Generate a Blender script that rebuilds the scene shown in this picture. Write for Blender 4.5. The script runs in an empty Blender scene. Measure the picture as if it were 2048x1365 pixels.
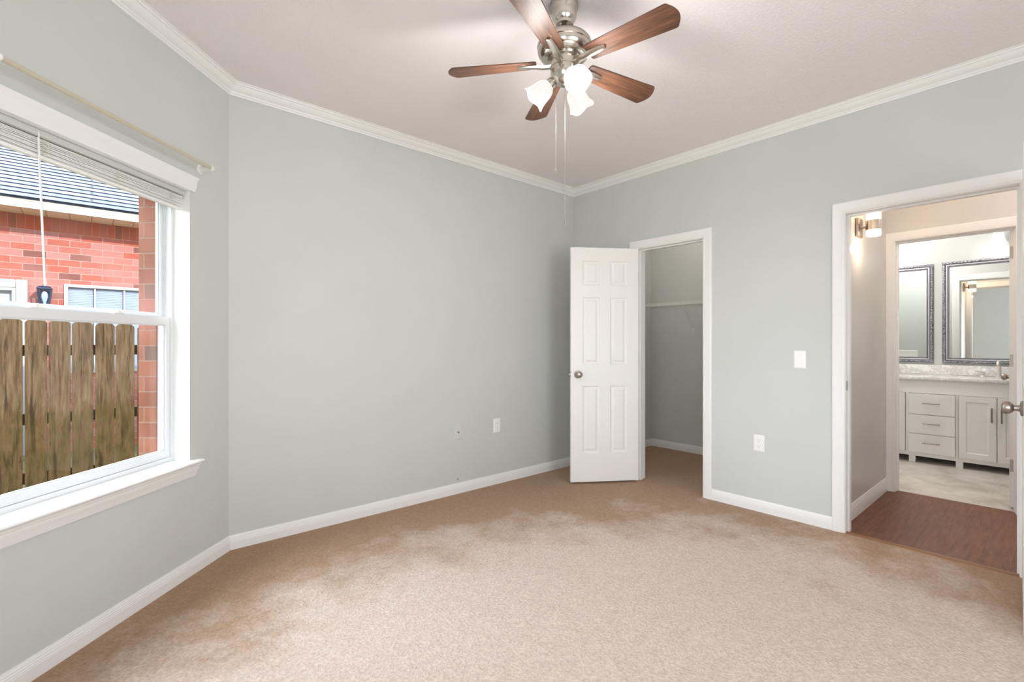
import bpy, bmesh, math, random
from mathutils import Matrix, Vector
random.seed(7)
scene = bpy.context.scene
COL = scene.collection
PI = math.pi

# ------------------------------------------------------------------ camera
YAW = math.radians(41.123)
CAM_H = 1.22
cam = bpy.data.cameras.new('camera')
cam.sensor_width = 36.0
cam.lens = 962.45 * 36.0 / 2048.0
cam.shift_y = 4.2 / 2048.0
cam.clip_start = 0.02
cam_ob = bpy.data.objects.new('camera', cam)
cam_ob.location = (0, 0, CAM_H)
cam_ob.rotation_euler = (PI / 2, 0, -YAW)
COL.objects.link(cam_ob)
scene.camera = cam_ob

# ------------------------------------------------------------------ world, sun, added fill daylight, exposure
world = bpy.data.worlds.new('sky')
scene.world = world
world.use_nodes = True
bg = world.node_tree.nodes['Background']
# hazy sky, much brighter cloud to the north-west than towards the south
wt = world.node_tree
tcw = wt.nodes.new('ShaderNodeTexCoord')
dot = wt.nodes.new('ShaderNodeVectorMath'); dot.operation = 'DOT_PRODUCT'
dot.inputs[1].default_value = (-0.35, 0.75, 0.56)
wt.links.new(tcw.outputs['Generated'], dot.inputs[0])
mrw = wt.nodes.new('ShaderNodeMapRange'); mrw.interpolation_type = 'SMOOTHSTEP'
mrw.inputs['From Min'].default_value = 0.25; mrw.inputs['From Max'].default_value = 0.85
mrw.inputs['To Min'].default_value = 3.6; mrw.inputs['To Max'].default_value = 20.0
wt.links.new(dot.outputs['Value'], mrw.inputs['Value'])
wt.links.new(mrw.outputs[0], bg.inputs[1])
bg.inputs[0].default_value = (0.84, 0.91, 1.0, 1)

def light(name, kind, loc, energy, color=(1, 1, 1), direction=None, size=None, size_y=None, radius=None):
    d = bpy.data.lights.new(name, kind)
    d.energy = energy
    d.color = color
    if kind == 'AREA':
        d.shape = 'RECTANGLE'
        d.size = size
        d.size_y = size_y
    if radius is not None:
        d.shadow_soft_size = radius
    o = bpy.data.objects.new(name, d)
    o.location = loc
    if direction is not None:
        o.rotation_euler = Vector(direction).to_track_quat('-Z', 'Y').to_euler()
    COL.objects.link(o)
    return o

sun = light('sun', 'SUN', (0, -20, 20), 5.2, (1.0, 0.95, 0.88), (-0.28, 0.80, -0.42))
sun.data.angle = math.radians(0.6)
light('west_fill_light', 'AREA', (-0.98, -0.35, 1.38), 30, (0.94, 0.965, 1.0), (1, 0.25, 0.3), 1.5, 1.4)  # added area lamp outside an unseen window, brightens the room
light('south_fill_light', 'AREA', (1.1, -1.75, 1.38), 60, (0.94, 0.965, 1.0), (-0.1, 1, 0.35), 1.6, 1.4)  # second added fill lamp, out of view to the south

scene.view_settings.view_transform = 'Standard'
scene.view_settings.look = 'None'
scene.view_settings.exposure = 0.14
scene.view_settings.gamma = 1.0
scene.view_settings.use_curve_mapping = False
scene.cycles.use_denoising = True
scene.cycles.max_bounces = 14
scene.cycles.diffuse_bounces = 7
scene.cycles.transparent_max_bounces = 12
scene.cycles.sample_clamp_indirect = 6.0
scene.cycles.caustics_reflective = False
scene.cycles.caustics_refractive = False

# ------------------------------------------------------------------ materials
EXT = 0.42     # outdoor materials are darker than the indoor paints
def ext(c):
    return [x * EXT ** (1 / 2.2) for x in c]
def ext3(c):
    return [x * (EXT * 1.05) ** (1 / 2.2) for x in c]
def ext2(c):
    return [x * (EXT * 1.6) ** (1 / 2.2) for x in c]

def lin(c):
    r = []
    for v in c:
        v = v / 255.0
        r.append(v / 12.92 if v <= 0.04045 else ((v + 0.055) / 1.055) ** 2.4)
    return (r[0], r[1], r[2], 1.0)

class NT:
    def __init__(s, name):
        s.m = bpy.data.materials.new(name)
        s.m.use_nodes = True
        s.t = s.m.node_tree
        s.b = s.t.nodes['Principled BSDF']
        s.out = s.t.nodes['Material Output']
    def n(s, kind, **kw):
        nd = s.t.nodes.new(kind)
        for k, v in kw.items():
            if k in nd.inputs:
                nd.inputs[k].default_value = v
            else:
                setattr(nd, k, v)
        return nd
    def l(s, a, b):
        s.t.links.new(a, b)
    def coord(s, scale=(1, 1, 1), rot=(0, 0, 0)):
        tc = s.n('ShaderNodeTexCoord')
        mp = s.n('ShaderNodeMapping')
        mp.inputs['Scale'].default_value = scale
        mp.inputs['Rotation'].default_value = rot
        s.l(tc.outputs['Object'], mp.inputs['Vector'])
        return mp.outputs[0]
    def noise(s, vec, scale, detail=4, rough=0.6):
        nd = s.n('ShaderNodeTexNoise')
        nd.inputs['Scale'].default_value = scale
        nd.inputs['Detail'].default_value = detail
        nd.inputs['Roughness'].default_value = rough
        s.l(vec, nd.inputs['Vector'])
        return nd.outputs['Fac']
    def ramp(s, fac, stops):
        r = s.n('ShaderNodeValToRGB')
        e = r.color_ramp.elements
        while len(e) < len(stops):
            e.new(0.5)
        for i, (p, c) in enumerate(stops):
            e[i].position = p
            e[i].color = c if len(c) == 4 else (c[0], c[1], c[2], 1)
        s.l(fac, r.inputs[0])
        return r.outputs[0]
    def mix(s, fac, a, b, mode='MIX'):
        m = s.n('ShaderNodeMix', data_type='RGBA', blend_type=mode)
        for k, v in ((0, fac), (6, a), (7, b)):
            if hasattr(v, 'default_value') or hasattr(v, 'is_linked'):
                s.l(v, m.inputs[k])
            else:
                m.inputs[k].default_value = v
        return m.outputs[2]
    def bump(s, h, strength, dist):
        b = s.n('ShaderNodeBump')
        b.inputs['Strength'].default_value = strength
        b.inputs['Distance'].default_value = dist
        s.l(h, b.inputs['Height'])
        s.l(b.outputs[0], s.b.inputs['Normal'])
        return b

def plain(name, c, rough=0.5, metal=0.0, var=0.0, vscale=6.0, bump=None, spec=0.5, emit=None, estr=0.0):
    t = NT(name)
    t.b.inputs['Base Color'].default_value = lin(c)
    t.b.inputs['Roughness'].default_value = rough
    t.b.inputs['Metallic'].default_value = metal
    t.b.inputs['Specular IOR Level'].default_value = spec
    if var or bump:
        v = t.coord()
        if var:
            f = t.noise(v, vscale, 3)
            a = lin([min(255, x * (1 + var)) for x in c])
            b = lin([x * (1 - var) for x in c])
            t.l(t.ramp(f, [(0.3, b), (0.7, a)]), t.b.inputs['Base Color'])
        if bump:
            t.bump(t.noise(v, bump[0], bump[3] if len(bump) > 3 else 2), bump[1], bump[2])
    if emit:
        t.b.inputs['Emission Color'].default_value = lin(emit)
        t.b.inputs['Emission Strength'].default_value = estr
    return t.m

M = {}
M['wall'] = plain('wall_paint_grey', (202, 204.5, 201), 0.62, var=0.008, vscale=2.0, bump=(240, 0.12, 0.002), spec=0.3)
M['hall_wall'] = plain('hall_paint_grey', (205, 203, 199), 0.38, var=0.008, vscale=2.0, bump=(240, 0.10, 0.002), spec=0.5)
M['trim'] = plain('trim_white', (236, 235, 233), 0.35, spec=0.45)
M['door'] = plain('door_white', (237, 235, 232), 0.38, bump=(60, 0.05, 0.001), spec=0.45)
M['vinyl'] = plain('window_vinyl', (226, 228, 230), 0.4)
M['plate'] = plain('plate_white', (240, 239, 236), 0.35)
M['plate_grey'] = plain('plate_painted', (208, 208, 204), 0.5)
M['dark'] = plain('dark_slot', (40, 38, 36), 0.6)
M['slot'] = plain('slot_grey', (120, 116, 112), 0.6)
M['nickel'] = plain('brushed_nickel', (208, 202, 193), 0.21, 1.0, var=0.03, vscale=40)
M['nickel_dark'] = plain('satin_nickel', (168, 158, 150), 0.33, 1.0)
M['faucet'] = plain('faucet_nickel', (222, 216, 208), 0.3, 0.45)
M['headrail'] = plain('headrail_shaded', (198, 198, 194), 0.5)  # shade under the window head is put into this grey
M['steel'] = plain('pull_steel', (150, 140, 134), 0.35, 1.0)
M['hinge'] = plain('hinge_nickel', (178, 170, 160), 0.4, 0.8)
M['wire'] = plain('shelf_wire_white', (236, 236, 232), 0.35)
M['slat'] = plain('blind_slat', (240, 240, 237), 0.45)
M['cord'] = plain('cord_white', (240, 238, 232), 0.8)
M['rod'] = plain('rod_cream', (196, 188, 168), 0.4, spec=0.4)
M['cabinet'] = plain('cabinet_white', (236, 234, 231), 0.4)
M['lantern'] = plain('lantern_metal', (34, 48, 74), 0.45, 0.3)
M['fascia'] = plain('fascia_paint', ext((240, 230, 218)), 0.5)
M['house_frame'] = plain('house_window_paint', ext((236, 238, 242)), 0.45)
M['house_blind'] = plain('house_blind_grey', ext2((200, 210, 224)), 0.5)
M['shade_ext'] = plain('sun_block_slab', (90, 88, 86), 0.9)
M['foot'] = plain('dark_rubber', (50, 44, 42), 0.7)

t = NT('soffit_panels')
br = t.n('ShaderNodeTexBrick'); br.offset = 0.0
br.inputs['Color1'].default_value = lin((232, 214, 190)); br.inputs['Color2'].default_value = lin((226, 207, 184))
br.inputs['Mortar'].default_value = lin((150, 126, 104))
br.inputs['Scale'].default_value = 1.0; br.inputs['Mortar Size'].default_value = 0.004
br.inputs['Brick Width'].default_value = 0.2; br.inputs['Row Height'].default_value = 2.0
t.l(t.coord(), br.inputs['Vector']); t.l(br.outputs['Color'], t.b.inputs['Base Color'])
t.b.inputs['Roughness'].default_value = 0.6
M['soffit'] = t.m

def emissive(name, c, s):
    return plain(name, c, 0.4, emit=c, estr=s)
M['bulb'] = emissive('bulb_glow', (255, 246, 232), 5.0)
M['shade'] = plain('frosted_shade_lit', (30, 30, 30), 0.4, emit=(255, 250, 244), estr=0.86)
M['chain'] = plain('chain_grey', (150, 145, 138), 0.45, 0.2)
M['sconce_glass'] = emissive('sconce_glass_lit', (255, 226, 186), 3.2)
M['bath_shade'] = emissive('bath_shade_lit', (255, 251, 244), 1.05)
M['bulb_off'] = plain('clear_bulb', (235, 238, 240), 0.2)

def glass(name, tint=(1, 1, 1, 1), ior=1.45, rough=0.0):
    t = NT(name)
    tr = t.n('ShaderNodeBsdfTransparent'); tr.inputs[0].default_value = tint
    gl = t.n('ShaderNodeBsdfGlossy'); gl.inputs['Roughness'].default_value = rough
    lw = t.n('ShaderNodeLayerWeight')                     # Schlick reflectance of a thin pane
    pw = t.n('ShaderNodeMath', operation='POWER'); pw.inputs[1].default_value = 5.0
    t.l(lw.outputs['Facing'], pw.inputs[0])
    fr = t.n('ShaderNodeMath', operation='MULTIPLY_ADD'); fr.inputs[1].default_value = 0.5; fr.inputs[2].default_value = 0.025
    t.l(pw.outputs[0], fr.inputs[0])
    mx = t.n('ShaderNodeMixShader')
    t.l(fr.outputs[0], mx.inputs[0]); t.l(tr.outputs[0], mx.inputs[1]); t.l(gl.outputs[0], mx.inputs[2])
    t.l(mx.outputs[0], t.out.inputs[0])
    return t.m
M['glass'] = glass('window_glass', (0.97, 0.98, 0.98, 1))
M['lamp_glass'] = glass('lantern_glass', (0.8, 0.88, 0.95, 1))
M['house_glass'] = glass('house_glass', (0.93, 0.96, 1.0, 1), 1.5)

t = NT('mirror_glass')
t.b.inputs['Metallic'].default_value = 1.0
t.b.inputs['Roughness'].default_value = 0.01
t.b.inputs['Base Color'].default_value = (0.86, 0.90, 0.89, 1)
M['mirror'] = t.m

# ceiling with knock-down texture
t = NT('ceiling_texture')
t.b.inputs['Base Color'].default_value = lin((241, 235, 235))
t.b.inputs['Roughness'].default_value = 0.85
t.b.inputs['Specular IOR Level'].default_value = 0.15
v = t.coord()
a = t.noise(v, 55, 5, 0.7)
t.bump(t.ramp(a, [(0.42, (0, 0, 0, 1)), (0.6, (1, 1, 1, 1))]), 0.45, 0.004)
M['ceiling'] = t.m

# carpet
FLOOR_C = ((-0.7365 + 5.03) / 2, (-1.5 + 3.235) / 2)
PATCH = ((1.20 - FLOOR_C[0], 0.80 - FLOOR_C[1], 0.05), (2.3, 1.85, 1.0))
t = NT('carpet_beige')
v = t.coord()
big = t.noise(v, 2.6, 7, 0.68)
mid = t.noise(v, 30, 4, 0.65)
tuft = t.noise(v, 75, 3, 0.6)
fine = t.noise(v, 190, 2, 0.6)
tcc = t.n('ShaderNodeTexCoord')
mpc = t.n('ShaderNodeMapping')                          # lighter noisy-edged oval, browner carpet outside, centre and half-widths in metres
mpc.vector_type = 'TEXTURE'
mpc.inputs['Location'].default_value = PATCH[0]
mpc.inputs['Scale'].default_value = PATCH[1]
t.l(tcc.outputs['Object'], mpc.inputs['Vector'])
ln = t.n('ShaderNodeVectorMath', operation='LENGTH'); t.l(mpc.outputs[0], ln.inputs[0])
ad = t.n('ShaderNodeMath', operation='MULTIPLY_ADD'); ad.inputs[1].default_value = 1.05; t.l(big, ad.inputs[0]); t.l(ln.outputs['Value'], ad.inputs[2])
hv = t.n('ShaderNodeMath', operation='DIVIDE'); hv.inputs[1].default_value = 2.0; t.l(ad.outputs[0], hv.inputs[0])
patch_col = t.ramp(hv.outputs[0], [(0.64, lin((202, 187, 176))), (0.80, lin((166, 136, 109)))])
c = t.mix(1.0, patch_col, t.ramp(mid, [(0.3, (0.90, 0.885, 0.87, 1)), (0.7, (1.05, 1.05, 1.05, 1))]), 'MULTIPLY')
c = t.mix(1.0, c, t.ramp(tuft, [(0.3, (0.83, 0.81, 0.79, 1)), (0.68, (1.10, 1.10, 1.10, 1))]), 'MULTIPLY')
c = t.mix(1.0, c, t.ramp(fine, [(0.28, (0.88, 0.87, 0.86, 1)), (0.7, (1.07, 1.07, 1.07, 1))]), 'MULTIPLY')
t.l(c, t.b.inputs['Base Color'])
t.b.inputs['Roughness'].default_value = 0.95
t.b.inputs['Specular IOR Level'].default_value = 0.05
t.b.inputs['Sheen Weight'].default_value = 0.12
t.b.inputs['Sheen Roughness'].default_value = 0.6
hb = t.mix(0.35, tuft, mid)
t.bump(hb, 0.9, 0.012)
M['carpet'] = t.m

# wood: planks / blades / fence
def wood(name, ca, cb, stretch, scale, rough, plank=None, extra=None, spec=0.5):
    t = NT(name)
    v = t.coord(stretch)
    a = t.noise(v, scale, 6, 0.65)
    col = t.ramp(a, [(0.3, lin(ca)), (0.72, lin(cb))])
    b = t.noise(v, scale * 5, 3, 0.7)
    col = t.mix(1.0, col, t.ramp(b, [(0.3, (0.78, 0.76, 0.74, 1)), (0.7, (1.1, 1.1, 1.1, 1))]), 'MULTIPLY')
    h = b
    if plank:
        tc = t.coord((1, 1, 1), (0, 0, plank[2]))
        br = t.n('ShaderNodeTexBrick')
        br.inputs['Color1'].default_value = (0.90, 0.90, 0.90, 1)
        br.inputs['Color2'].default_value = (1.05, 1.04, 1.03, 1)
        br.inputs['Mortar'].default_value = (0.66, 0.63, 0.60, 1)
        br.inputs['Scale'].default_value = 1.0
        br.inputs['Mortar Size'].default_value = 0.0012
        br.inputs['Brick Width'].default_value = plank[0]
        br.inputs['Row Height'].default_value = plank[1]
        t.l(tc, br.inputs['Vector'])
        col = t.mix(1.0, col, br.outputs['Color'], 'MULTIPLY')
    if extra:
        col = extra(t, col)
    t.l(col, t.b.inputs['Base Color'])
    t.b.inputs['Roughness'].default_value = rough
    t.b.inputs['Specular IOR Level'].default_value = spec
    t.bump(h, 0.25, 0.001)
    return t.m
M['hall_floor'] = wood('hall_dark_planks', (104, 66, 48), (136, 92, 68), (1.5, 14, 1), 3.0, 0.5, (1.2, 0.125, 0.0), spec=0.3)
M['blade'] = wood('fan_blade_walnut', (56, 36, 26), (122, 84, 62), (2.0, 30, 30), 2.4, 0.42, spec=0.4)
M['blade_edge'] = plain('fan_blade_edge', (70, 40, 28), 0.5)
M['threshold'] = wood('threshold_oak', (120, 82, 52), (150, 108, 72), (20, 3, 3), 2.0, 0.4)

def algae(t, col):
    # green growth with a patchy outline on the lower boards
    tc = t.n('ShaderNodeTexCoord')
    sx = t.n('ShaderNodeSeparateXYZ')
    t.l(tc.outputs['Object'], sx.inputs[0])
    mr = t.n('ShaderNodeMapRange')
    mr.inputs['From Min'].default_value = 1.25
    mr.inputs['From Max'].default_value = 0.1
    t.l(sx.outputs['Z'], mr.inputs['Value'])
    mp = t.n('ShaderNodeMapping'); mp.inputs['Scale'].default_value = (7, 7, 2.2)
    t.l(tc.outputs['Object'], mp.inputs['Vector'])
    n1 = t.noise(mp.outputs[0], 1.6, 6, 0.7)
    add = t.n('ShaderNodeMath', operation='ADD'); t.l(mr.outputs[0], add.inputs[0]); t.l(n1, add.inputs[1])
    f = t.ramp(add.outputs[0], [(0.85, (0, 0, 0, 1)), (1.22, (0.8, 0.8, 0.8, 1))])
    mp3 = t.n('ShaderNodeMapping'); mp3.inputs['Scale'].default_value = (10, 10, 2.6)
    t.l(tc.outputs['Object'], mp3.inputs['Vector'])
    n3 = t.noise(mp3.outputs[0], 1.7, 6, 0.72)
    moss = t.ramp(n3, [(0.36, lin(ext3((96, 82, 40)))), (0.48, lin(ext3((142, 122, 66)))), (0.58, lin(ext3((168, 132, 92)))), (0.68, lin(ext3((98, 72, 46))))])
    col = t.mix(f, col, moss)
    mp2 = t.n('ShaderNodeMapping'); mp2.inputs['Scale'].default_value = (16, 16, 1.6)
    t.l(tc.outputs['Object'], mp2.inputs['Vector'])
    n2 = t.noise(mp2.outputs[0], 1.3, 5, 0.7)
    g = t.ramp(n2, [(0.52, (0, 0, 0, 1)), (0.64, (0.8, 0.8, 0.8, 1))])
    return t.mix(g, col, lin(ext3((92, 72, 48))))
M['fence'] = wood('weathered_fence', ext3((138, 106, 74)), ext3((218, 186, 146)), (22, 22, 1.6), 2.0, 0.85, extra=algae, spec=0.1)
M['fence_rail'] = wood('fence_rail_wood', ext((112, 88, 62)), ext((150, 120, 88)), (2, 20, 20), 2.0, 0.85, spec=0.1)

def brick(name, c1, c2, cm, bw, rh, ms, swap=False, offset=0.5):
    t = NT(name)
    tc = t.n('ShaderNodeTexCoord')
    sx = t.n('ShaderNodeSeparateXYZ'); t.l(tc.outputs['Object'], sx.inputs[0])
    ad = t.n('ShaderNodeMath', operation='ADD'); t.l(sx.outputs['X'], ad.inputs[0]); t.l(sx.outputs['Y'], ad.inputs[1])
    cb = t.n('ShaderNodeCombineXYZ')
    t.l(ad.outputs[0], cb.inputs[0]); t.l(sx.outputs['Z'], cb.inputs[1])
    br = t.n('ShaderNodeTexBrick')
    br.offset = offset
    br.inputs['Color1'].default_value = (0, 0, 0, 1)
    br.inputs['Color2'].default_value = (1, 1, 1, 1)
    br.inputs['Mortar'].default_value = (0.5, 0.5, 0.5, 1)
    br.inputs['Scale'].default_value = 1.0
    br.inputs['Mortar Size'].default_value = ms
    br.inputs['Mortar Smooth'].default_value = 0.15
    br.inputs['Brick Width'].default_value = bw
    br.inputs['Row Height'].default_value = rh
    br.inputs['Bias'].default_value = 0.0
    t.l(cb.outputs[0], br.inputs['Vector'])
    n = t.noise(tc.outputs['Object'], 30, 4, 0.7)
    g = [c1[0] * 0.74, c1[1] * 0.92, c1[2] * 1.02]
    per = t.ramp(br.outputs['Color'], [(0.0, lin(c1)), (0.35, lin([(p * 2 + q) / 3 for p, q in zip(c1, c2)])), (0.7, lin(c2)), (0.86, lin(c2)), (0.93, lin(g))])
    bc = t.mix(br.outputs['Fac'], per, lin(cm))
    col = t.mix(1.0, bc, t.ramp(n, [(0.3, (0.86, 0.86, 0.86, 1)), (0.7, (1.08, 1.08, 1.08, 1))]), 'MULTIPLY')
    n2 = t.noise(cb.outputs[0], 1.3, 2, 0.5)
    col = t.mix(t.ramp(n2, [(0.45, (0, 0, 0, 1)), (0.62, (0.5, 0.5, 0.5, 1))]), col, lin(ext2((206, 142, 136))))
    t.l(col, t.b.inputs['Base Color'])
    t.b.inputs['Roughness'].default_value = 0.9
    t.b.inputs['Specular IOR Level'].default_value = 0.15
    inv = t.n('ShaderNodeMath', operation='SUBTRACT'); inv.inputs[0].default_value = 1.0
    t.l(br.outputs['Fac'], inv.inputs[1])
    t.bump(inv.outputs[0], 0.5, 0.006)
    return t.m
M['brick'] = brick('red_brick', ext2((190, 100, 84)), ext2((194, 136, 131)), ext2((214, 176, 166)), 0.203, 0.0805, 0.0035)
M['soldier'] = brick('red_brick_soldier', ext2((200, 98, 66)), ext2((186, 108, 84)), ext2((204, 150, 128)), 0.0735, 0.22138, 0.0025, offset=0.0)
M['brick_own'] = brick('brown_brick', ext((190, 124, 92)), ext((174, 110, 84)), ext((186, 150, 128)), 0.203, 0.0805, 0.004)

t = NT('roof_shingles')
tc = t.n('ShaderNodeTexCoord')
br = t.n('ShaderNodeTexBrick')
br.inputs['Color1'].default_value = lin(ext((104, 116, 140))); br.inputs['Color2'].default_value = lin(ext((128, 140, 162)))
br.inputs['Mortar'].default_value = lin(ext((22, 38, 70)))
br.inputs['Scale'].default_value = 1.0
br.inputs['Mortar Size'].default_value = 0.018
br.inputs['Mortar Smooth'].default_value = 0.3
br.inputs['Brick Width'].default_value = 3.1
br.inputs['Row Height'].default_value = 0.18
t.l(tc.outputs['Object'], br.inputs['Vector'])
n = t.noise(tc.outputs['Object'], 60, 4, 0.7)
b2 = t.n('ShaderNodeTexBrick'); b2.inputs['Color1'].default_value = (0.72, 0.76, 0.84, 1); b2.inputs['Color2'].default_value = (1.12, 1.12, 1.1, 1)
b2.inputs['Mortar'].default_value = (0.8, 0.82, 0.88, 1); b2.inputs['Scale'].default_value = 1.0; b2.inputs['Mortar Size'].default_value = 0.003
b2.inputs['Brick Width'].default_value = 0.27; b2.inputs['Row Height'].default_value = 0.09
t.l(tc.outputs['Object'], b2.inputs['Vector'])
sc_ = t.mix(1.0, br.outputs['Color'], b2.outputs['Color'], 'MULTIPLY')
t.l(t.mix(1.0, sc_, t.ramp(n, [(0.3, (0.85, 0.85, 0.86, 1)), (0.7, (1.1, 1.1, 1.1, 1))]), 'MULTIPLY'), t.b.inputs['Base Color'])
t.b.inputs['Roughness'].default_value = 0.95
M['shingle'] = t.m

# bathroom floor
t = NT('bath_floor_grey')
v = t.coord((1, 1, 1))
a = t.noise(v, 3.5, 6, 0.7)
col = t.ramp(a, [(0.32, lin((168, 160, 150))), (0.5, lin((205, 199, 192))), (0.7, lin((226, 222, 217)))])
br = t.n('ShaderNodeTexBrick'); br.inputs['Scale'].default_value = 1.0
br.inputs['Color1'].default_value = (0.97, 0.97, 0.97, 1); br.inputs['Color2'].default_value = (1.03, 1.02, 1.0, 1)
br.inputs['Mortar'].default_value = (0.8, 0.78, 0.76, 1); br.inputs['Mortar Size'].default_value = 0.0015
br.inputs['Brick Width'].default_value = 0.6; br.inputs['Row Height'].default_value = 0.3
t.l(t.coord((1, 1, 1), (0, 0, PI / 2)), br.inputs['Vector'])
t.l(t.mix(1.0, col, br.outputs['Color'], 'MULTIPLY'), t.b.inputs['Base Color'])
t.b.inputs['Roughness'].default_value = 0.4
M['bath_floor'] = t.m

# marble
t = NT('white_marble')
v = t.coord((1, 1, 1))
w = t.noise(v, 7, 8, 0.72)
col = t.ramp(w, [(0.40, lin((248, 247, 245))), (0.5, lin((216, 213, 211))), (0.56, lin((246, 245, 244)))])
t.l(col, t.b.inputs['Base Color'])
t.b.inputs['Roughness'].default_value = 0.15
M['marble'] = t.m

# ornate silver frame
t = NT('antique_silver')
v = t.coord((1, 1, 1))
a = t.noise(v, 70, 4, 0.7)
t.l(t.ramp(a, [(0.35, lin((78, 80, 88))), (0.65, lin((180, 180, 186)))]), t.b.inputs['Base Color'])
t.b.inputs['Metallic'].default_value = 0.7
t.b.inputs['Roughness'].default_value = 0.4
t.bump(a, 0.6, 0.004)
M['silver_dark'] = t.m
M['silver'] = plain('bright_silver', (200, 200, 204), 0.32, 0.75)
M['bead'] = plain('bead_silver', (140, 140, 148), 0.35, 0.8)

t = NT('lawn_soil')
v = t.coord()
t.l(t.ramp(t.noise(v, 9, 6, 0.7), [(0.35, lin(ext((92, 84, 50)))), (0.65, lin(ext((136, 136, 82))))]), t.b.inputs['Base Color'])
t.b.inputs['Roughness'].default_value = 1.0
M['soil'] = t.m
M['grass'] = plain('grass_green', ext((128, 136, 70)), 0.8, var=0.2, vscale=9)

# ------------------------------------------------------------------ geometry helpers
W = {}
class MB:
    def __init__(s, m=None):
        s.bm = bmesh.new()
        s.M = m if m is not None else Matrix.Identity(4)
    def v(s, p):
        return s.bm.verts.new(s.M @ Vector(p))
    def f(s, vs):
        try:
            return s.bm.faces.new(vs)
        except ValueError:
            return None
    def box(s, a, b):
        x0, y0, z0 = [min(a[i], b[i]) for i in range(3)]
        x1, y1, z1 = [max(a[i], b[i]) for i in range(3)]
        c = [s.v(p) for p in ((x0, y0, z0), (x1, y0, z0), (x1, y1, z0), (x0, y1, z0), (x0, y0, z1), (x1, y0, z1), (x1, y1, z1), (x0, y1, z1))]
        for q in ((0, 3, 2, 1), (4, 5, 6, 7), (0, 1, 5, 4), (1, 2, 6, 5), (2, 3, 7, 6), (3, 0, 4, 7)):
            s.f([c[i] for i in q])
        return s
    def bbox(s, a, b, bev=0.004, seg=2):
        t = bmesh.new()
        x0, y0, z0 = [min(a[i], b[i]) for i in range(3)]
        x1, y1, z1 = [max(a[i], b[i]) for i in range(3)]
        bmesh.ops.create_cube(t, size=1)
        for vv in t.verts:
            vv.co = Vector((x0 + (vv.co.x + .5) * (x1 - x0), y0 + (vv.co.y + .5) * (y1 - y0), z0 + (vv.co.z + .5) * (z1 - z0)))
        bmesh.ops.bevel(t, geom=t.edges[:], offset=bev, segments=seg, affect='EDGES', profile=0.5)
        mp = {vv: s.v(vv.co) for vv in t.verts}
        for ff in t.faces:
            s.f([mp[vv] for vv in ff.verts])
        t.free()
        return s
    def loft(s, rings, caps=True, closed=True):
        rs = [[s.v(p) for p in r] for r in rings]
        n = len(rs[0])
        for a, b in zip(rs[:-1], rs[1:]):
            for i in range(n if closed else n - 1):
                j = (i + 1) % n
                s.f([a[i], a[j], b[j], b[i]])
        if caps:
            s.f(list(reversed(rs[0]))); s.f(rs[-1])
        return s
    def prism(s, poly, vec):
        vec = Vector(vec)
        return s.loft([[Vector(p) for p in poly], [Vector(p) + vec for p in poly]])
    def lathe(s, prof, c=(0, 0, 0), axis=(0, 0, 1), n=32, wave=None, caps=True):
        q = Vector((0, 0, 1)).rotation_difference(Vector(axis).normalized())
        c = Vector(c)
        rings = []
        for k, (r, z) in enumerate(prof):
            ring = []
            for i in range(n):
                an = 2 * PI * i / n
                dr, dz = wave(k, an) if wave else (0, 0)
                ring.append(c + q @ Vector(((max(r, 1e-4) + dr) * math.cos(an), (max(r, 1e-4) + dr) * math.sin(an), z + dz)))
            rings.append(ring)
        return s.loft(rings, caps)
    def tube(s, pts, r, n=8, caps=True):
        pts = [Vector(p) for p in pts]
        rr = r if isinstance(r, (list, tuple)) else [r] * len(pts)
        rings = []
        up = None
        for i, p in enumerate(pts):
            d = (pts[min(i + 1, len(pts) - 1)] - pts[max(i - 1, 0)]).normalized()
            if up is None:
                up = Vector((0, 0, 1)) if abs(d.z) < 0.9 else Vector((1, 0, 0))
            a = d.cross(up).normalized()
            b = a.cross(d).normalized()
            up = b
            rings.append([p + (a * math.cos(2 * PI * k / n) + b * math.sin(2 * PI * k / n)) * rr[i] for k in range(n)])
        return s.loft(rings, caps)
    def sphere(s, c, r, n=12, m=8, sq=(1, 1, 1)):
        rings = []
        for i in range(1, m):
            t = PI * i / m
            rings.append([Vector(c) + Vector((r * sq[0] * math.sin(t) * math.cos(2 * PI * k / n), r * sq[1] * math.sin(t) * math.sin(2 * PI * k / n), r * sq[2] * math.cos(t))) for k in range(n)])
        return s.loft(rings)
    def build(s, name, mat, parent=None, matrix=None, smooth=None, bevel=None):
        bm = s.bm
        bmesh.ops.remove_doubles(bm, verts=bm.verts[:], dist=1e-6)
        bmesh.ops.recalc_face_normals(bm, faces=bm.faces[:])
        me = bpy.data.meshes.new(name)
        bm.to_mesh(me); bm.free()
        me.materials.append(M[mat] if isinstance(mat, str) else mat)
        o = bpy.data.objects.new(name, me)
        COL.objects.link(o)
        pw = W[parent.name] if parent is not None else Matrix.Identity(4)
        if parent is not None:
            o.parent = parent
        if matrix is not None:
            loc = pw.inverted() @ matrix
            o.matrix_local = loc
            W[o.name] = matrix
        elif parent is not None:
            me.transform(pw.inverted())
            W[o.name] = pw
        else:
            xs = [v.co.x for v in me.vertices]; ys = [v.co.y for v in me.vertices]; zs = [v.co.z for v in me.vertices]
            c = Vector(((min(xs) + max(xs)) / 2, (min(ys) + max(ys)) / 2, min(zs)))
            me.transform(Matrix.Translation(-c))
            o.location = c
            W[o.name] = Matrix.Translation(c)
        if smooth is not None:
            for p in me.polygons:
                p.use_smooth = True
            me.set_sharp_from_angle(angle=math.radians(smooth))
        if bevel:
            b = o.modifiers.new('bevel', 'BEVEL')
            b.width = bevel; b.segments = 2; b.limit_method = 'ANGLE'; b.angle_limit = math.radians(40)
        return o

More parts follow.
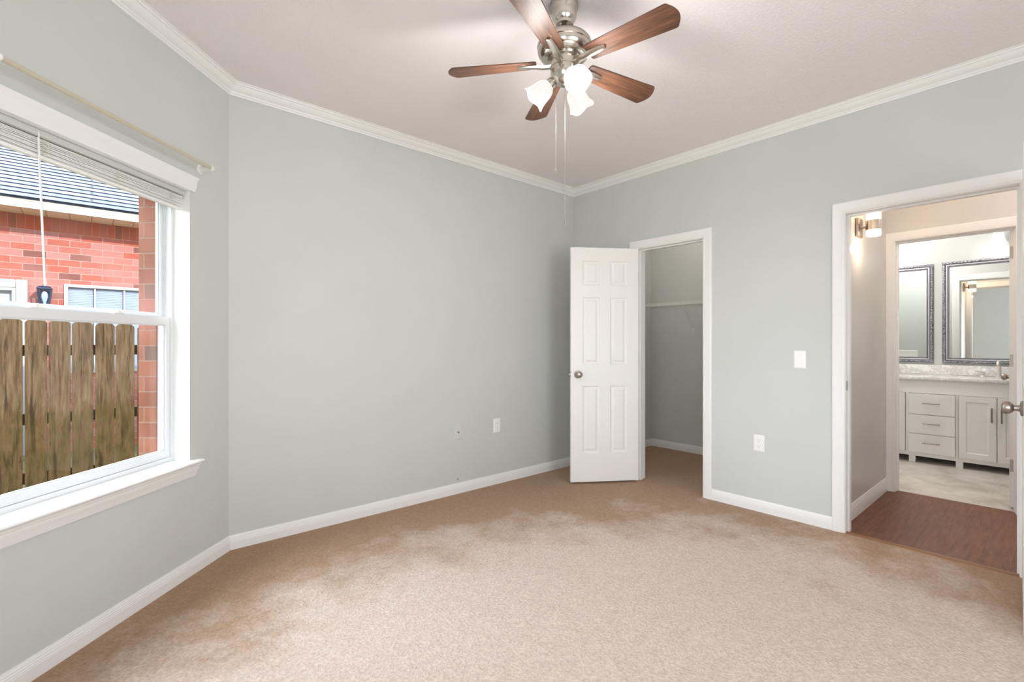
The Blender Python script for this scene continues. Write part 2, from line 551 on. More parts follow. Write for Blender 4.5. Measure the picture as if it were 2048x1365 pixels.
def tag(o, label=None, cat=None, group=None, kind=None):
    if label: o['label'] = label
    if cat: o['category'] = cat
    if group: o['group'] = group
    if kind: o['kind'] = kind
    return o

def thing(name, label, cat, loc, group=None, kind=None):
    o = bpy.data.objects.new(name, None)
    o.empty_display_size = 0.05
    o.location = loc
    COL.objects.link(o)
    W[o.name] = Matrix.Translation(Vector(loc))
    return tag(o, label, cat, group, kind)

def struct(o, label, cat):
    return tag(o, label, cat, None, 'structure')

# ------------------------------------------------------------------ room dimensions
XR, YB, CEIL = 3.645, 3.235, 2.75
CX, CY = 0.607, 3.235
S2 = math.sqrt(0.5)
LEN_L = 1.9
ML = Matrix(((S2, -S2, 0, CX), (S2, S2, 0, CY), (0, 0, 1, 0), (0, 0, 0, 1)))   # local x = -s along wall, y = outward, z up
PX, PY = CX - LEN_L * S2, CY - LEN_L * S2        # end of the angled wall
YS = -1.5                                         # south wall
ROOM = [(XR, YS), (XR, YB), (CX, CY), (PX, PY), (PX, YS)]
WT = 0.12
CL = (1.876, 2.486)     # closet opening in y
MD = (0.150, 0.917)     # main door opening in y
DH = 2.05
YH = 0.968              # hall left wall
XB = 4.96               # hall face of bathroom wall
BD = (0.225, 0.905)     # bathroom door opening
XBB = 6.90              # bathroom back wall
XC = 5.03               # closet back wall

# ------------------------------------------------------------------ floors, ceiling
b = MB()
b.prism([(PX, YS, -0.05), (XR + 0.02, YS, -0.05), (XR + 0.02, YB, -0.05), (CX, CY, -0.05), (PX, PY, -0.05)], (0, 0, 0.05))
b.box((XR + 0.02, CL[0] - 0.02, -0.05), (XR + WT, CL[1] + 0.02, 0))
b.box((XR + WT, 1.3, -0.05), (XC, YB, 0))
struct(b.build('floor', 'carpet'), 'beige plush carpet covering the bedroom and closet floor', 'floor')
b = MB().box((XR + 0.02, MD[0] - 0.03, -0.05), (XR + WT, MD[1] + 0.03, 0.0))
b.box((XR + WT, -1.6, -0.05), (XB + 0.06, YH, 0))
struct(b.build('floor_hall', 'hall_floor'), 'dark brown wood plank floor of the hall', 'floor')
b = MB().box((XB + 0.06, -0.6, -0.05), (XBB, 1.95, 0.002))
struct(b.build('floor_bathroom', 'bath_floor'), 'pale grey stone look bathroom floor', 'floor')
b = MB().prism([(PX - 0.1, YS - 0.1, CEIL), (7.0, YS - 0.2, CEIL), (7.0, YB + 0.1, CEIL), (CX - 0.04, YB + 0.1, CEIL), (PX - 0.1, PY + 0.04, CEIL)], (0, 0, 0.1))
struct(b.build('ceiling', 'ceiling'), 'white textured ceiling above the bedroom', 'ceiling')

# ------------------------------------------------------------------ walls
def wall_x(name, x0, x1, y0, y1, holes, mat, label):
    """wall of constant x with holes (ya, yb, za, zb)"""
    b = MB()
    ys = sorted(set([y0, y1] + [h[0] for h in holes] + [h[1] for h in holes]))
    for a, c in zip(ys[:-1], ys[1:]):
        hs = [h for h in holes if h[0] <= a + 1e-6 and h[1] >= c - 1e-6]
        if hs:
            if hs[0][2] > 0.001: b.box((x0, a, -0.05), (x1, c, hs[0][2]))
            b.box((x0, a, hs[0][3]), (x1, c, CEIL))
        else:
            b.box((x0, a, -0.05), (x1, c, CEIL))
    return struct(b.build(name, mat), label, 'wall')
def wall_y(name, y0, y1, x0, x1, holes, mat, label):
    b = MB()
    xs = sorted(set([x0, x1] + [h[0] for h in holes] + [h[1] for h in holes]))
    for a, c in zip(xs[:-1], xs[1:]):
        hs = [h for h in holes if h[0] <= a + 1e-6 and h[1] >= c - 1e-6]
        if hs:
            if hs[0][2] > 0.001: b.box((a, y0, -0.05), (c, y1, hs[0][2]))
            b.box((a, y0, hs[0][3]), (c, y1, CEIL))
        else:
            b.box((a, y0, -0.05), (c, y1, CEIL))
    return struct(b.build(name, mat), label, 'wall')

J = 0.018   # jamb thickness
wall_x('wall_right', XR, XR + WT, YS, YB, [(CL[0] - J, CL[1] + J, 0, DH + J), (MD[0] - J, MD[1] + J, 0, DH + J)], 'wall', 'light grey wall holding the closet and hall doorways')
wall_y('wall_back', YB, YB + 0.1, CX - 0.03, XC + 0.07, [], 'wall', 'light grey wall between the window wall and the closet corner')
WS = (0.31, 1.22)       # window opening along s
WZ = (0.603, 2.02)
b = MB(ML)
for s0, s1, z0, z1 in ((0, WS[0], -0.05, CEIL), (WS[1], LEN_L, -0.05, CEIL), (WS[0], WS[1], -0.05, WZ[0] - 0.02), (WS[0], WS[1], WZ[1], CEIL)):
    b.box((-s1, 0, z0), (-s0, 0.12, z1))
struct(b.build('wall_left', 'wall'), 'light grey angled wall around the window', 'wall')
wall_x('wall_west', PX - 0.1, PX, YS, PY, [(-1.1, 0.4, 0.7, 2.05)], 'wall', 'light grey wall behind the photographer, left of the angled window')
wall_y('wall_south', YS - 0.1, YS, PX - 0.1, XR + WT, [(0.3, 1.9, 0.7, 2.05)], 'wall', 'light grey wall behind the photographer')
wall_x('wall_closet_back', XC, XC + 0.07, 1.2, YB, [], 'wall', 'grey wall at the back of the closet')
wall_y('wall_closet_side', 1.2, 1.3, XR + WT, XC, [], 'wall', 'grey side wall of the closet')
wall_y('wall_hall_left', YH, YH + 0.1, XR + WT, XB, [], 'hall_wall', 'hall wall with the sconce, seen through the doorway')
wall_x('wall_bathroom_front', XB, XB + WT, -1.6, 1.2, [(BD[0] - J, BD[1] + J, 0, DH + J)], 'hall_wall', 'hall wall around the bathroom doorway')
wall_y('wall_hall_end', -1.7, -1.6, XR + WT, XB + WT, [], 'hall_wall', 'wall at the far end of the hall')
wall_x('wall_bathroom_back', XBB, XBB + 0.1, -0.6, 2.05, [], 'wall', 'bathroom wall carrying the two mirrors')
wall_y('wall_bathroom_left', 1.95, 2.05, XC + 0.07, XBB, [], 'wall', 'side wall of the bathroom')
wall_y('wall_bathroom_right', -0.7, -0.6, XB + WT, XBB + 0.1, [], 'wall', 'side wall of the bathroom by its door')

# ------------------------------------------------------------------ crown and base mouldings
def offset_pts(path, o):
    """inward (left) offset of a closed counter-clockwise polygon"""
    n = len(path); r = []
    for i in range(n):
        p0, p1, p2 = Vector(path[i - 1]), Vector(path[i]), Vector(path[(i + 1) % n])
        d1 = (p1 - p0).normalized(); d2 = (p2 - p1).normalized()
        n1 = Vector((-d1.y, d1.x)); n2 = Vector((-d2.y, d2.x))
        k = (n1 + n2); k = k / (1 + n1.dot(n2))
        r.append(p1 + k * o)
    return r
CROWN = [(0.0, CEIL - 0.066), (0.011, CEIL - 0.066), (0.013, CEIL - 0.057), (0.019, CEIL - 0.054), (0.022, CEIL - 0.047), (0.032, CEIL - 0.042), (0.042, CEIL - 0.034), (0.050, CEIL - 0.023), (0.054, CEIL - 0.016), (0.062, CEIL - 0.014), (0.064, CEIL - 0.006), (0.072, CEIL - 0.004), (0.072, CEIL), (0.0, CEIL)]
BASE = [(0.0, 0.0), (0.014, 0.0), (0.014, 0.046), (0.0125, 0.049), (0.0135, 0.052), (0.011, 0.058), (0.012, 0.061), (0.0085, 0.067), (0.0095, 0.070), (0.006, 0.076), (0.005, 0.082), (0.0, 0.083)]
def mould(name, prof, i, label, t0=None, t1=None):
    """profile along ROOM edge i -> i+1; t0/t1 = distances along the edge for square-cut ends"""
    n = len(ROOM); j = (i + 1) % n
    A, B = Vector(ROOM[i]), Vector(ROOM[j]); d = (B - A).normalized(); nn = Vector((-d.y, d.x))
    r0, r1 = [], []
    for o, z in prof:
        op = offset_pts(ROOM, o)
        a = op[i] if t0 is None else A + d * t0 + nn * o
        c = op[j] if t1 is None else A + d * t1 + nn * o
        r0.append((a.x, a.y, z)); r1.append((c.x, c.y, z))
    ob = MB().loft([r0, r1]).build(name, 'trim', smooth=25)
    return struct(ob, label, 'moulding')
mould('trim_1', CROWN, 0, 'white crown moulding above the doorway wall')
mould('trim_2', CROWN, 1, 'white crown moulding above the plain back wall')
mould('trim_3', CROWN, 2, 'white crown moulding above the window wall')
mould('trim_4', CROWN, 3, 'white crown moulding behind the photographer')
mould('trim_5', CROWN, 4, 'white crown moulding on the wall opposite the back wall')
CW = 0.070
mould('baseboard_right', BASE, 0, 'white baseboard between the closet and the hall doorway', MD[1] + CW + 0.004 - YS, CL[0] - CW - 0.004 - YS)
mould('baseboard_corner', BASE, 0, 'short white baseboard behind the open closet door', CL[1] + CW + 0.004 - YS, None)
mould('baseboard_entry', BASE, 0, 'white baseboard behind the open bedroom door', None, MD[0] - CW - 0.004 - YS)
mould('baseboard_back', BASE, 1, 'white baseboard along the plain back wall')
mould('baseboard_left', BASE, 2, 'white baseboard under the window')
mould('baseboard_west', BASE, 3, 'white baseboard beside the photographer')
mould('baseboard_south', BASE, 4, 'white baseboard behind the photographer')
def base_run(name, pts, label, h=0.083):
    """open run of baseboard, inward to the left of travel"""
    prof = [(o, z * h / 0.083) for o, z in BASE]
    rings = []
    for k, p in enumerate(pts):
        p = Vector(p); ring = []
        d1 = (p - Vector(pts[k - 1])).normalized() if k else None
        d2 = (Vector(pts[k + 1]) - p).normalized() if k < len(pts) - 1 else None
        d1 = d1 or d2; d2 = d2 or d1
        n1 = Vector((-d1.y, d1.x)); n2 = Vector((-d2.y, d2.x)); kk = (n1 + n2) / (1 + n1.dot(n2))
        for o, z in prof:
            q = p + kk * o
            ring.append((q.x, q.y, z))
        rings.append(ring)
    struct(MB().loft(rings).build(name, 'trim', smooth=25), label, 'moulding')
base_run('baseboard_closet', [(XR + WT, 1.3), (XC, 1.3), (XC, YB), (XR + WT, YB)], 'white baseboard inside the closet')
base_run('baseboard_hall', [(XB - 0.016, YH), (XR + WT, YH)], 'white baseboard of the hall under the sconce', 0.105)
base_run('baseboard_bathroom', [(XBB, 1.75), (XBB, 1.95), (XC + 0.07, 1.95)], 'white baseboard in the bathroom')

# ------------------------------------------------------------------ door casings and jambs
CAS = [(0.0, 0.0), (0.0, 0.009), (0.006, 0.0115), (0.009, 0.0105), (0.014, 0.0125), (0.017, 0.0115), (0.030, 0.0145), (0.052, 0.0165), (0.064, 0.0165), (CW, 0.012), (CW, 0.0)]
def casing(b, xw, nx, y0, y1, h, clip=None):
    """casing on wall x = xw, normal nx, around opening y0..y1, height h, reveal 5 mm"""
    rv = 0.004
    P = []
    for w, t in CAS:
        w2 = w + rv
        x = xw + nx * t
        ya, yb = y0 - w2, y1 + w2
        if clip: yb = min(yb, clip); 
        P.append([(x, ya, 0), (x, ya, h + w2), (x, yb, h + w2), (x, yb, 0)])
    rings = [[P[k][i] for k in range(len(CAS))] for i in range(4)]
    b.loft(rings)
def doorway(name, x0, x1, y0, y1, h, label, stop_x, sides=(1, 1), clip=None):
    root = thing(name, label, 'door frame', (x0, (y0 + y1) / 2, 0), None, 'structure')
    b = MB(); casing(b, x0, -1, y0, y1, h, clip); tag(b.build('casing', 'trim', root, smooth=25))
    if sides[1]:
        b = MB(); casing(b, x1, 1, y0, y1, h); b.build('casing', 'trim', root, smooth=25)
    b = MB()
    b.box((x0, y0 - J, 0), (x1, y0, h)); b.box((x0, y1, 0), (x1, y1 + J, h)); b.box((x0, y0 - J, h), (x1, y1 + J, h + J))
    b.box((stop_x, y0, 0), (stop_x + 0.032, y0 + 0.011, h)); b.box((stop_x, y1 - 0.011, 0), (stop_x + 0.032, y1, h)); b.box((stop_x, y0 + 0.011, h - 0.011), (stop_x + 0.032, y1 - 0.011, h))
    b.build('jamb', 'trim', root)
    return root
r1 = doorway('trim_6', XR, XR + WT, CL[0], CL[1], DH, 'white casing around the closet doorway', XR + 0.040)
MB().box((XR - 0.002, CL[0] - 0.001, 0.915), (XR + 0.030, CL[0] + 0.0015, 0.975)).build('strike_plate', 'hinge', r1)
r2 = doorway('trim_7', XR, XR + WT, MD[0], MD[1], DH, 'white casing around the doorway into the hall', XR + 0.040)
MB().box((XR + 0.004, MD[1] - 0.0015, 0.915), (XR + 0.034, MD[1] + 0.001, 0.975)).build('strike_plate', 'hinge', r2)
r3 = doorway('trim_8', XB, XB + WT, BD[0], BD[1], DH, 'white casing around the bathroom doorway across the hall', XB + 0.045, clip=YH - 0.001)
b = MB().prism([(XR - 0.012, MD[0], 0.0), (XR + 0.004, MD[0], 0.007), (XR + 0.022, MD[0], 0.007), (XR + 0.036, MD[0], 0.0)], (0, MD[1] - MD[0], 0))
struct(b.build('trim_9', 'threshold'), 'thin wooden strip where the carpet meets the hall floor', 'threshold')

# ------------------------------------------------------------------ six panel doors
def panel_leaf(b, w, h, t):
    """leaf in local coords: x 0..w from hinge, y 0..t, z 0..h, both faces panelled"""
    st = 0.105 if w < 0.7 else 0.115
    mu = 0.095 if w < 0.7 else 0.11
    pw = (w - 2 * st - mu) / 2
    us = [0, st, st + pw, st + pw + mu, st + 2 * pw + mu, w]
    hh = h / 2.03
    zs = [0, 0.25 * hh, 0.83 * hh, 1.017 * hh, 1.597 * hh, 1.704 * hh, 1.914 * hh, h]
    def face(y, sgn):
        for i in range(5):
            for k in range(7):
                u0, u1, z0, z1 = us[i], us[i + 1], zs[k], zs[k + 1]
                if i in (1, 3) and k in (1, 3, 5):
                    rings = []
                    for ins, dep in ((0, 0), (0.007, 0.006), (0.013, 0.007), (0.020, 0.007), (0.036, 0.0018), (0.039, 0.0015)):
                        yy = y + sgn * dep
                        rings.append([b.v((u0 + ins, yy, z0 + ins)), b.v((u1 - ins, yy, z0 + ins)), b.v((u1 - ins, yy, z1 - ins)), b.v((u0 + ins, yy, z1 - ins))])
                    for a, c in zip(rings[:-1], rings[1:]):
                        for q in range(4):
                            b.f([a[q], a[(q + 1) % 4], c[(q + 1) % 4], c[q]])
                    b.f(rings[-1])
                else:
                    b.f([b.v((u0, y, z0)), b.v((u1, y, z0)), b.v((u1, y, z1)), b.v((u0, y, z1))])
    face(0, 1); face(t, -1)
    for i in range(5):
        for z in (0, h):
            b.f([b.v((us[i], 0, z)), b.v((us[i + 1], 0, z)), b.v((us[i + 1], t, z)), b.v((us[i], t, z))])
    for k in range(7):
        for u in (0, w):
            b.f([b.v((u, 0, zs[k])), b.v((u, 0, zs[k + 1])), b.v((u, t, zs[k + 1])), b.v((u, t, zs[k]))])
KNOB = [(0.0, 0.0), (0.032, 0.0), (0.033, 0.004), (0.029, 0.009), (0.014, 0.011), (0.0115, 0.022), (0.0125, 0.028), (0.020, 0.033), (0.0265, 0.042), (0.0275, 0.052), (0.024, 0.060), (0.015, 0.065), (0.0, 0.0665)]
def door(name, label, pivot, direction, thick, w, h, z0, knob_z, hinge_z, leaf_on_edge=True, knob_label=None):
    """pivot point, unit direction of the leaf (plan), unit direction of thickness"""
    d = Vector((direction[0], direction[1], 0)).normalized()
    th = Vector((thick[0], thick[1], 0)).normalized()
    root = thing(name, label, 'door', (pivot[0], pivot[1], z0), None, 'structure')
    Mx = Matrix(((d.x, th.x, 0, pivot[0]), (d.y, th.y, 0, pivot[1]), (0, 0, 1, z0), (0, 0, 0, 1)))
    b = MB(Mx); panel_leaf(b, w, h, 0.035)
    leaf = b.build('door_panel', 'door', root, bevel=0.0015)
    uk = w - 0.062
    b = MB(Mx); b.lathe(KNOB, (uk, 0.035, knob_z - z0), (0, 1, 0), 28)
    tag(b.build('knob', 'nickel_dark', root, smooth=35), 'brushed nickel knob')
    b = MB(Mx); b.lathe(KNOB, (uk, 0, knob_z - z0), (0, -1, 0), 28)
    tag(b.build('knob', 'nickel_dark', root, smooth=35), 'brushed nickel knob')
    b = MB(Mx); b.box((w - 0.0005, 0.005, knob_z - z0 - 0.029), (w + 0.0015, 0.030, knob_z - z0 + 0.029)); b.box((w, 0.012, knob_z - z0 - 0.008), (w + 0.010, 0.023, knob_z - z0 + 0.008))
    b.build('latch_plate', 'hinge', root)
    for hz in hinge_z:
        b = MB(Mx)
        b.lathe([(0.0055, -0.047), (0.0055, 0.047)], (-0.004, -0.004, hz - z0), (0, 0, 1), 12)
        b.box((-0.0018, 0.0, hz - z0 - 0.045), (0.0002, 0.032, hz - z0 + 0.045))
        b.build('hinge', 'hinge', root, smooth=40)
    return root
door('door_1', 'white six panel closet door standing open beside the closet doorway', (3.630, 2.479), (-0.828, 0.561), (-0.561, -0.828), 0.606, 2.03, 0.018, 0.95, (0.28, 1.04, 1.80))
dd = Vector((2.885 - 3.640, 0.1065 - 0.1400)).normalized()
door('door_2', 'white bedroom door swung fully open, seen edge on at the right', (3.636, 0.1400 - 0.035), (dd.x, dd.y), (-dd.y * -1 * -1, -dd.x) if False else (dd.y, -dd.x), 0.755, 2.03, 0.018, 0.945, (0.25, 1.04, 1.83))
door('door_3', 'white bathroom door opened back into the bathroom showing three hinges', (5.086, BD[0] + 0.001), (1, 0.02), (-0.02, 1), 0.672, 2.03, 0.015, 0.94, (0.32, 1.092, 1.885))

# ------------------------------------------------------------------ window in the angled wall
root = thing('window_1', 'white single hung window in the angled wall', 'window', tuple(ML @ Vector((-0.765, 0.1, WZ[0]))), None, 'structure')
s0, s1 = WS
z0, z1 = WZ
b = MB(ML)   # drywall returns painted white
b.box((-s0 - 0.0015, 0.0005, z0), (-s0 + 0.002, 0.092, z1)); b.box((-s1 - 0.002, 0.0005, z0), (-s1 + 0.0015, 0.092, z1)); b.box((-s1 + 0.0015, 0.0005, z1 - 0.0015), (-s0 - 0.0015, 0.092, z1 + 0.002))
b.build('side_return', 'trim', root)
b = MB(ML)   # stool with rounded nose and horns
so = 0.052
prof = [(0.095, z0), (-0.035, z0), (-0.042, z0 - 0.004), (-0.045, z0 - 0.010), (-0.042, z0 - 0.016), (-0.035, z0 - 0.020), (0.095, z0 - 0.020)]
b.loft([[(-s1, r, z) for r, z in prof], [(-s0, r, z) for r, z in prof]])
prof2 = [(0.0, z0), (-0.035, z0), (-0.042, z0 - 0.004), (-0.045, z0 - 0.010), (-0.042, z0 - 0.016), (-0.035, z0 - 0.020), (0.0, z0 - 0.020)]
b.loft([[(-s0, r, z) for r, z in prof2], [(-s0 + so, r, z) for r, z in prof2]])
b.loft([[(-s1 - so, r, z) for r, z in prof2], [(-s1, r, z) for r, z in prof2]])
b.build('window_sill', 'trim', root, smooth=40)
b = MB(ML)   # apron: moulding tapering back to the wall
zb = z0 - 0.020
apr = [(0, 0), (-0.034, 0), (-0.031, -0.010), (-0.026, -0.014), (-0.025, -0.024), (-0.020, -0.034), (-0.015, -0.050), (-0.012, -0.060), (-0.010, -0.066), (0, -0.066)]
r0 = [(-s1 - 0.040 + (-0.030 - r) * -0.6 * (1 if r < 0 else 1), r, zb + z) for r, z in apr]
r1 = [(-s0 + 0.040 - (-0.030 - r) * -0.6, r, zb + z) for r, z in apr]
b.loft([r0, r1]); b.build('apron', 'trim', root, smooth=25)
b = MB(ML)   # head casing
hd = [(0, 0.0), (-0.010, 0.0), (-0.012, 0.012), (-0.016, 0.020), (-0.017, 0.050), (-0.020, 0.058), (-0.024, 0.068), (-0.024, 0.076), (0, 0.076)]
b.loft([[(-s1 - 0.028 + (r + 0.014) * 0.8, r, z1 + z) for r, z in hd], [(-s0 + 0.028 - (r + 0.014) * 0.8, r, z1 + z) for r, z in hd]])
b.build('head_casing', 'trim', root, smooth=25)
b = MB(ML)   # vinyl frame
fr0, fr1 = 0.092, 0.165
fw = 0.016
b.box((-s0 - fw, fr0, z0), (-s0, fr1, z1)); b.box((-s1, fr0, z0), (-s1 + fw, fr1, z1))
b.box((-s1 + fw, fr0, z1 - fw), (-s0 - fw, fr1, z1)); b.box((-s1 + fw, fr0, z0), (-s0 - fw, fr1, z0 + 0.022))
b.box((-s0 - fw - 0.006, 0.126, z0), (-s0 - fw, 0.130, z1)); b.box((-s1 + fw, 0.126, z0), (-s1 + fw + 0.006, 0.130, z1))
b.build('window_frame', 'vinyl', root, bevel=0.001)
def sash(nm, ra, rb, za, zb_, stile, top, bot):
    b = MB(ML)
    a0, a1 = -s1 + fw + 0.001, -s0 - fw - 0.001
    b.box((a0, ra, za), (a0 + stile, rb, zb_)); b.box((a1 - stile, ra, za), (a1, rb, zb_))
    b.box((a0 + stile, ra, za), (a1 - stile, rb, za + bot)); b.box((a0 + stile, ra, zb_ - top), (a1 - stile, rb, zb_))
    # glazing bead step
    rm = (ra + rb) / 2
    b.box((a0 + stile, rm - 0.004, za + bot), (a0 + stile + 0.006, rm + 0.004, zb_ - top)); b.box((a1 - stile - 0.006, rm - 0.004, za + bot), (a1 - stile, rm + 0.004, zb_ - top))
    b.box((a0 + stile, rm - 0.004, za + bot), (a1 - stile, rm + 0.004, za + bot + 0.006)); b.box((a0 + stile, rm - 0.004, zb_ - top - 0.006), (a1 - stile, rm + 0.004, zb_ - top))
    o = b.build(nm, 'vinyl', root, bevel=0.0012)
    g = MB(ML); g.box((a0 + stile - 0.002, rm - 0.0015, za + bot - 0.002), (a1 - stile + 0.002, rm + 0.0015, zb_ - top + 0.002))
    g.build('glass_pane', 'glass', o)
    return o
sash('upper_sash', 0.131, 0.158, 1.335, z1 - fw, 0.022, 0.026, 0.036)
lo = sash('lower_sash', 0.098, 0.125, z0 + 0.023, 1.355, 0.024, 0.040, 0.036)
for sc in (0.62, 0.98):
    b = MB(ML)
    b.bbox((-sc - 0.028, 0.100, 1.355), (-sc + 0.028, 0.124, 1.362), 0.002)
    b.lathe([(0.011, 0), (0.011, 0.010), (0.008, 0.013)], (-sc, 0.112, 1.362), (0, 0, 1), 14)
    b.bbox((-sc - 0.004, 0.108, 1.362), (-sc + 0.030, 0.116, 1.372), 0.002)
    b.build('sash_lock', 'plate', lo, smooth=35)

# ------------------------------------------------------------------ raised mini blind
root = thing('window_blind', 'white mini blind pulled up to the top of the window', 'blind', tuple(ML @ Vector((-0.765, 0.05, 1.92))))
bs0, bs1 = s0 + 0.008, s1 - 0.008
b = MB(ML); b.bbox((-bs1, 0.020, z1 - 0.027), (-bs0, 0.062, z1 - 0.002), 0.002)
b.build('headrail', 'headrail', root, smooth=30)
b = MB(ML)
for k in range(12):
    zc = z1 - 0.033 - k * 0.0047
    tilt = random.uniform(-0.22, 0.22) * 0.012
    sh = random.uniform(-0.004, 0.004)
    sag = random.uniform(-0.0012, 0.0012)
    rings = []
    for m in range(9):
        s = bs1 - 0.004 + (bs0 + 0.008 - bs1) * m / 8.0 + sh * 0.5
        zz = zc + sag * math.sin(m * 1.9 + k)
        rings.append([(-s, 0.0345 + sh * 0.5, zz - tilt), (-s, 0.047 + sh * 0.5, zz + 0.0012), (-s, 0.0595 + sh * 0.5, zz + tilt), (-s, 0.0595 + sh * 0.5, zz + tilt - 0.0026), (-s, 0.047 + sh * 0.5, zz - 0.0010), (-s, 0.0345 + sh * 0.5, zz - tilt - 0.0026)])
    b.loft(rings)
b.build('slat_stack', 'slat', root, smooth=40)
b = MB(ML); b.bbox((-bs1 + 0.003, 0.035, z1 - 0.104), (-bs0 - 0.003, 0.060, z1 - 0.091), 0.003)
b.build('bottom_rail', 'slat', root, smooth=30)
for sc in (0.40, 0.705, 1.02):
    b = MB(ML)
    for off, r in ((0.0, 0.0335), (0.006, 0.0335)):
        pts = []
        for m in range(26):
            u = m / 25.0
            pts.append((-sc + off + 0.010 * math.sin(m * 2.3 + off * 500) * (0.2 + math.sin(PI * u)), r - 0.004 * abs(math.sin(m * 1.7)), z1 - 0.028 - u * 0.066))
        b.tube(pts, 0.0009, 5)
    b.build('ladder_cord', 'cord', root, smooth=60)
b = MB(ML)
p0 = Vector((-1.055, 0.016, z1 - 0.018)); p1 = Vector((-1.030, 0.016, 1.435))
b.tube([p0 + Vector((0, 0.006, 0.004)), p0 + Vector((0, -0.002, 0.0)), p0 + Vector((0.0005, -0.003, -0.02))], 0.0022, 6)
b.tube([p0 + (p1 - p0) * (0.03 + 0.97 * k / 6) for k in range(7)], 0.0036, 6)
b.build('tilt_wand', 'plate', root, smooth=50)

# ------------------------------------------------------------------ curtain rod
root = thing('curtain_rod', 'thin cream curtain rod with white elbow ends above the window', 'curtain rod', tuple(ML @ Vector((-0.765, -0.07, 2.155))))
zr = 2.157
b = MB(ML); b.tube([(-1.262 + (1.262 - 0.262) * k / 8, -0.078, zr) for k in range(9)], 0.0095, 12)
b.build('rod', 'rod', root, smooth=50)
for sc, sg in ((0.240, 1), (1.285, -1)):
    b = MB(ML)
    pts = [(-sc - 0.026 * sg, -0.078, zr)]
    for k in range(7):
        an = k / 6 * PI / 2
        pts.append((-sc - 0.020 * sg + sg * 0.022 * math.sin(an), -0.056 - 0.022 * math.cos(an), zr))
    pts.append((-sc + 0.002 * sg, -0.004, zr))
    b.tube(pts, [0.0140] * 3 + [0.0135] * 6, 12)
    b.lathe([(0.0, 0.0), (0.024, 0.0), (0.024, 0.004), (0.016, 0.008), (0.0, 0.009)], (-sc + 0.002 * sg, 0.0, zr + 0.002), (0, -1, 0), 24)
    br = b.build('rod_bracket', 'plate', root, smooth=45)
    for dz in (0.017, -0.015):
        MB(ML).lathe([(0.0, 0.0), (0.003, 0.0), (0.0026, 0.0022), (0.0, 0.003)], (-sc + 0.002 * sg, -0.005, zr + 0.002 + dz), (0, -1, 0), 10).build('screw', 'steel', br, smooth=40)

# ------------------------------------------------------------------ added windows behind the photographer, unseen, to carry fill daylight
def added_window(name, label, plane, c0, c1, za, zb_, axis):
    r = thing(name, label, 'window', (plane, (c0 + c1) / 2, za) if axis == 'x' else ((c0 + c1) / 2, plane, za), None, 'structure')
    def bx(b, a0, a1, d0, d1, q0, q1):
        if axis == 'x': b.box((plane - d1, a0, q0), (plane - d0, a1, q1))
        else: b.box((a0, plane - d1, q0), (a1, plane - d0, q1))
    b = MB(); w = 0.05
    bx(b, c0, c0 + w, 0.05, 0.09, za, zb_); bx(b, c1 - w, c1, 0.05, 0.09, za, zb_); bx(b, c0 + w, c1 - w, 0.05, 0.09, za, za + w); bx(b, c0 + w, c1 - w, 0.05, 0.09, zb_ - w, zb_)
    bx(b, c0 + w, c1 - w, 0.055, 0.085, (za + zb_) / 2 - 0.02, (za + zb_) / 2 + 0.02)
    fr = b.build('window_frame', 'vinyl', r)
    b = MB(); bx(b, c0 + w, c1 - w, 0.068, 0.071, za + w, zb_ - w); b.build('glass_pane', 'glass', fr)
    b = MB(); bx(b, c0 - 0.04, c1 + 0.04, -0.04, 0.0, za - 0.02, za); bx(b, c0, c1, 0.0, 0.05, za - 0.0, za + 0.002); b.build('window_sill', 'trim', r)
added_window('added_window_2', 'white window added beside the photographer, unseen, for fill daylight', PX, -1.1, 0.4, 0.7, 2.05, 'x')
added_window('added_window_3', 'white window added behind the photographer, unseen, for fill daylight', YS, 0.3, 1.9, 0.7, 2.05, 'y')

# ------------------------------------------------------------------ ceiling fan
FX, FY = 1.605, 1.480
fan = thing('ceiling_fan', 'brushed nickel ceiling fan with five walnut blades and lit glass shades', 'ceiling fan', (FX, FY, 2.30))
b = MB(); b.lathe([(0.0, CEIL), (0.061, CEIL), (0.063, CEIL - 0.004), (0.0625, CEIL - 0.024), (0.058, CEIL - 0.032), (0.057, CEIL - 0.038), (0.053, CEIL - 0.066), (0.045, CEIL - 0.082), (0.041, CEIL - 0.086), (0.039, CEIL - 0.098), (0.030, CEIL - 0.101), (0.025, CEIL - 0.088), (0.0, CEIL - 0.084)], (FX, FY, 0), n=40)
b.build('canopy', 'nickel', fan, smooth=35)
b = MB(); b.lathe([(0.0115, CEIL - 0.088), (0.0115, 2.612), (0.019, 2.610), (0.020, 2.596)], (FX, FY, 0), n=20)
b.build('downrod', 'nickel', fan, smooth=40)
b = MB(); b.lathe([(0.0, 2.608), (0.030, 2.607), (0.060, 2.603), (0.090, 2.595), (0.110, 2.583), (0.120, 2.570), (0.1225, 2.560), (0.1215, 2.552), (0.1185, 2.549), (0.1185, 2.544), (0.1205, 2.541), (0.118, 2.528), (0.108, 2.514), (0.094, 2.506), (0.088, 2.504), (0.0, 2.504)], (FX, FY, 0), n=56)
b.build('motor_housing', 'nickel', fan, smooth=30)
b = MB(); b.lathe([(0.0, 2.504), (0.076, 2.504), (0.076, 2.494), (0.062, 2.492), (0.060, 2.468), (0.064, 2.465), (0.064, 2.460), (0.0, 2.460)], (FX, FY, 0), n=48)
b.build('flywheel_hub', 'nickel', fan, smooth=30)
b = MB(); b.lathe([(0.0, 2.460), (0.061, 2.460), (0.0625, 2.455), (0.0625, 2.440), (0.058, 2.418), (0.048, 2.400), (0.032, 2.389), (0.014, 2.385), (0.012, 2.378), (0.0, 2.376)], (FX, FY, 0), n=48)
kit = b.build('light_kit_bowl', 'nickel', fan, smooth=30)
R_TIP = 0.532
PH = 2.317
PITCH = math.radians(12)
DROOP = math.radians(1.8)
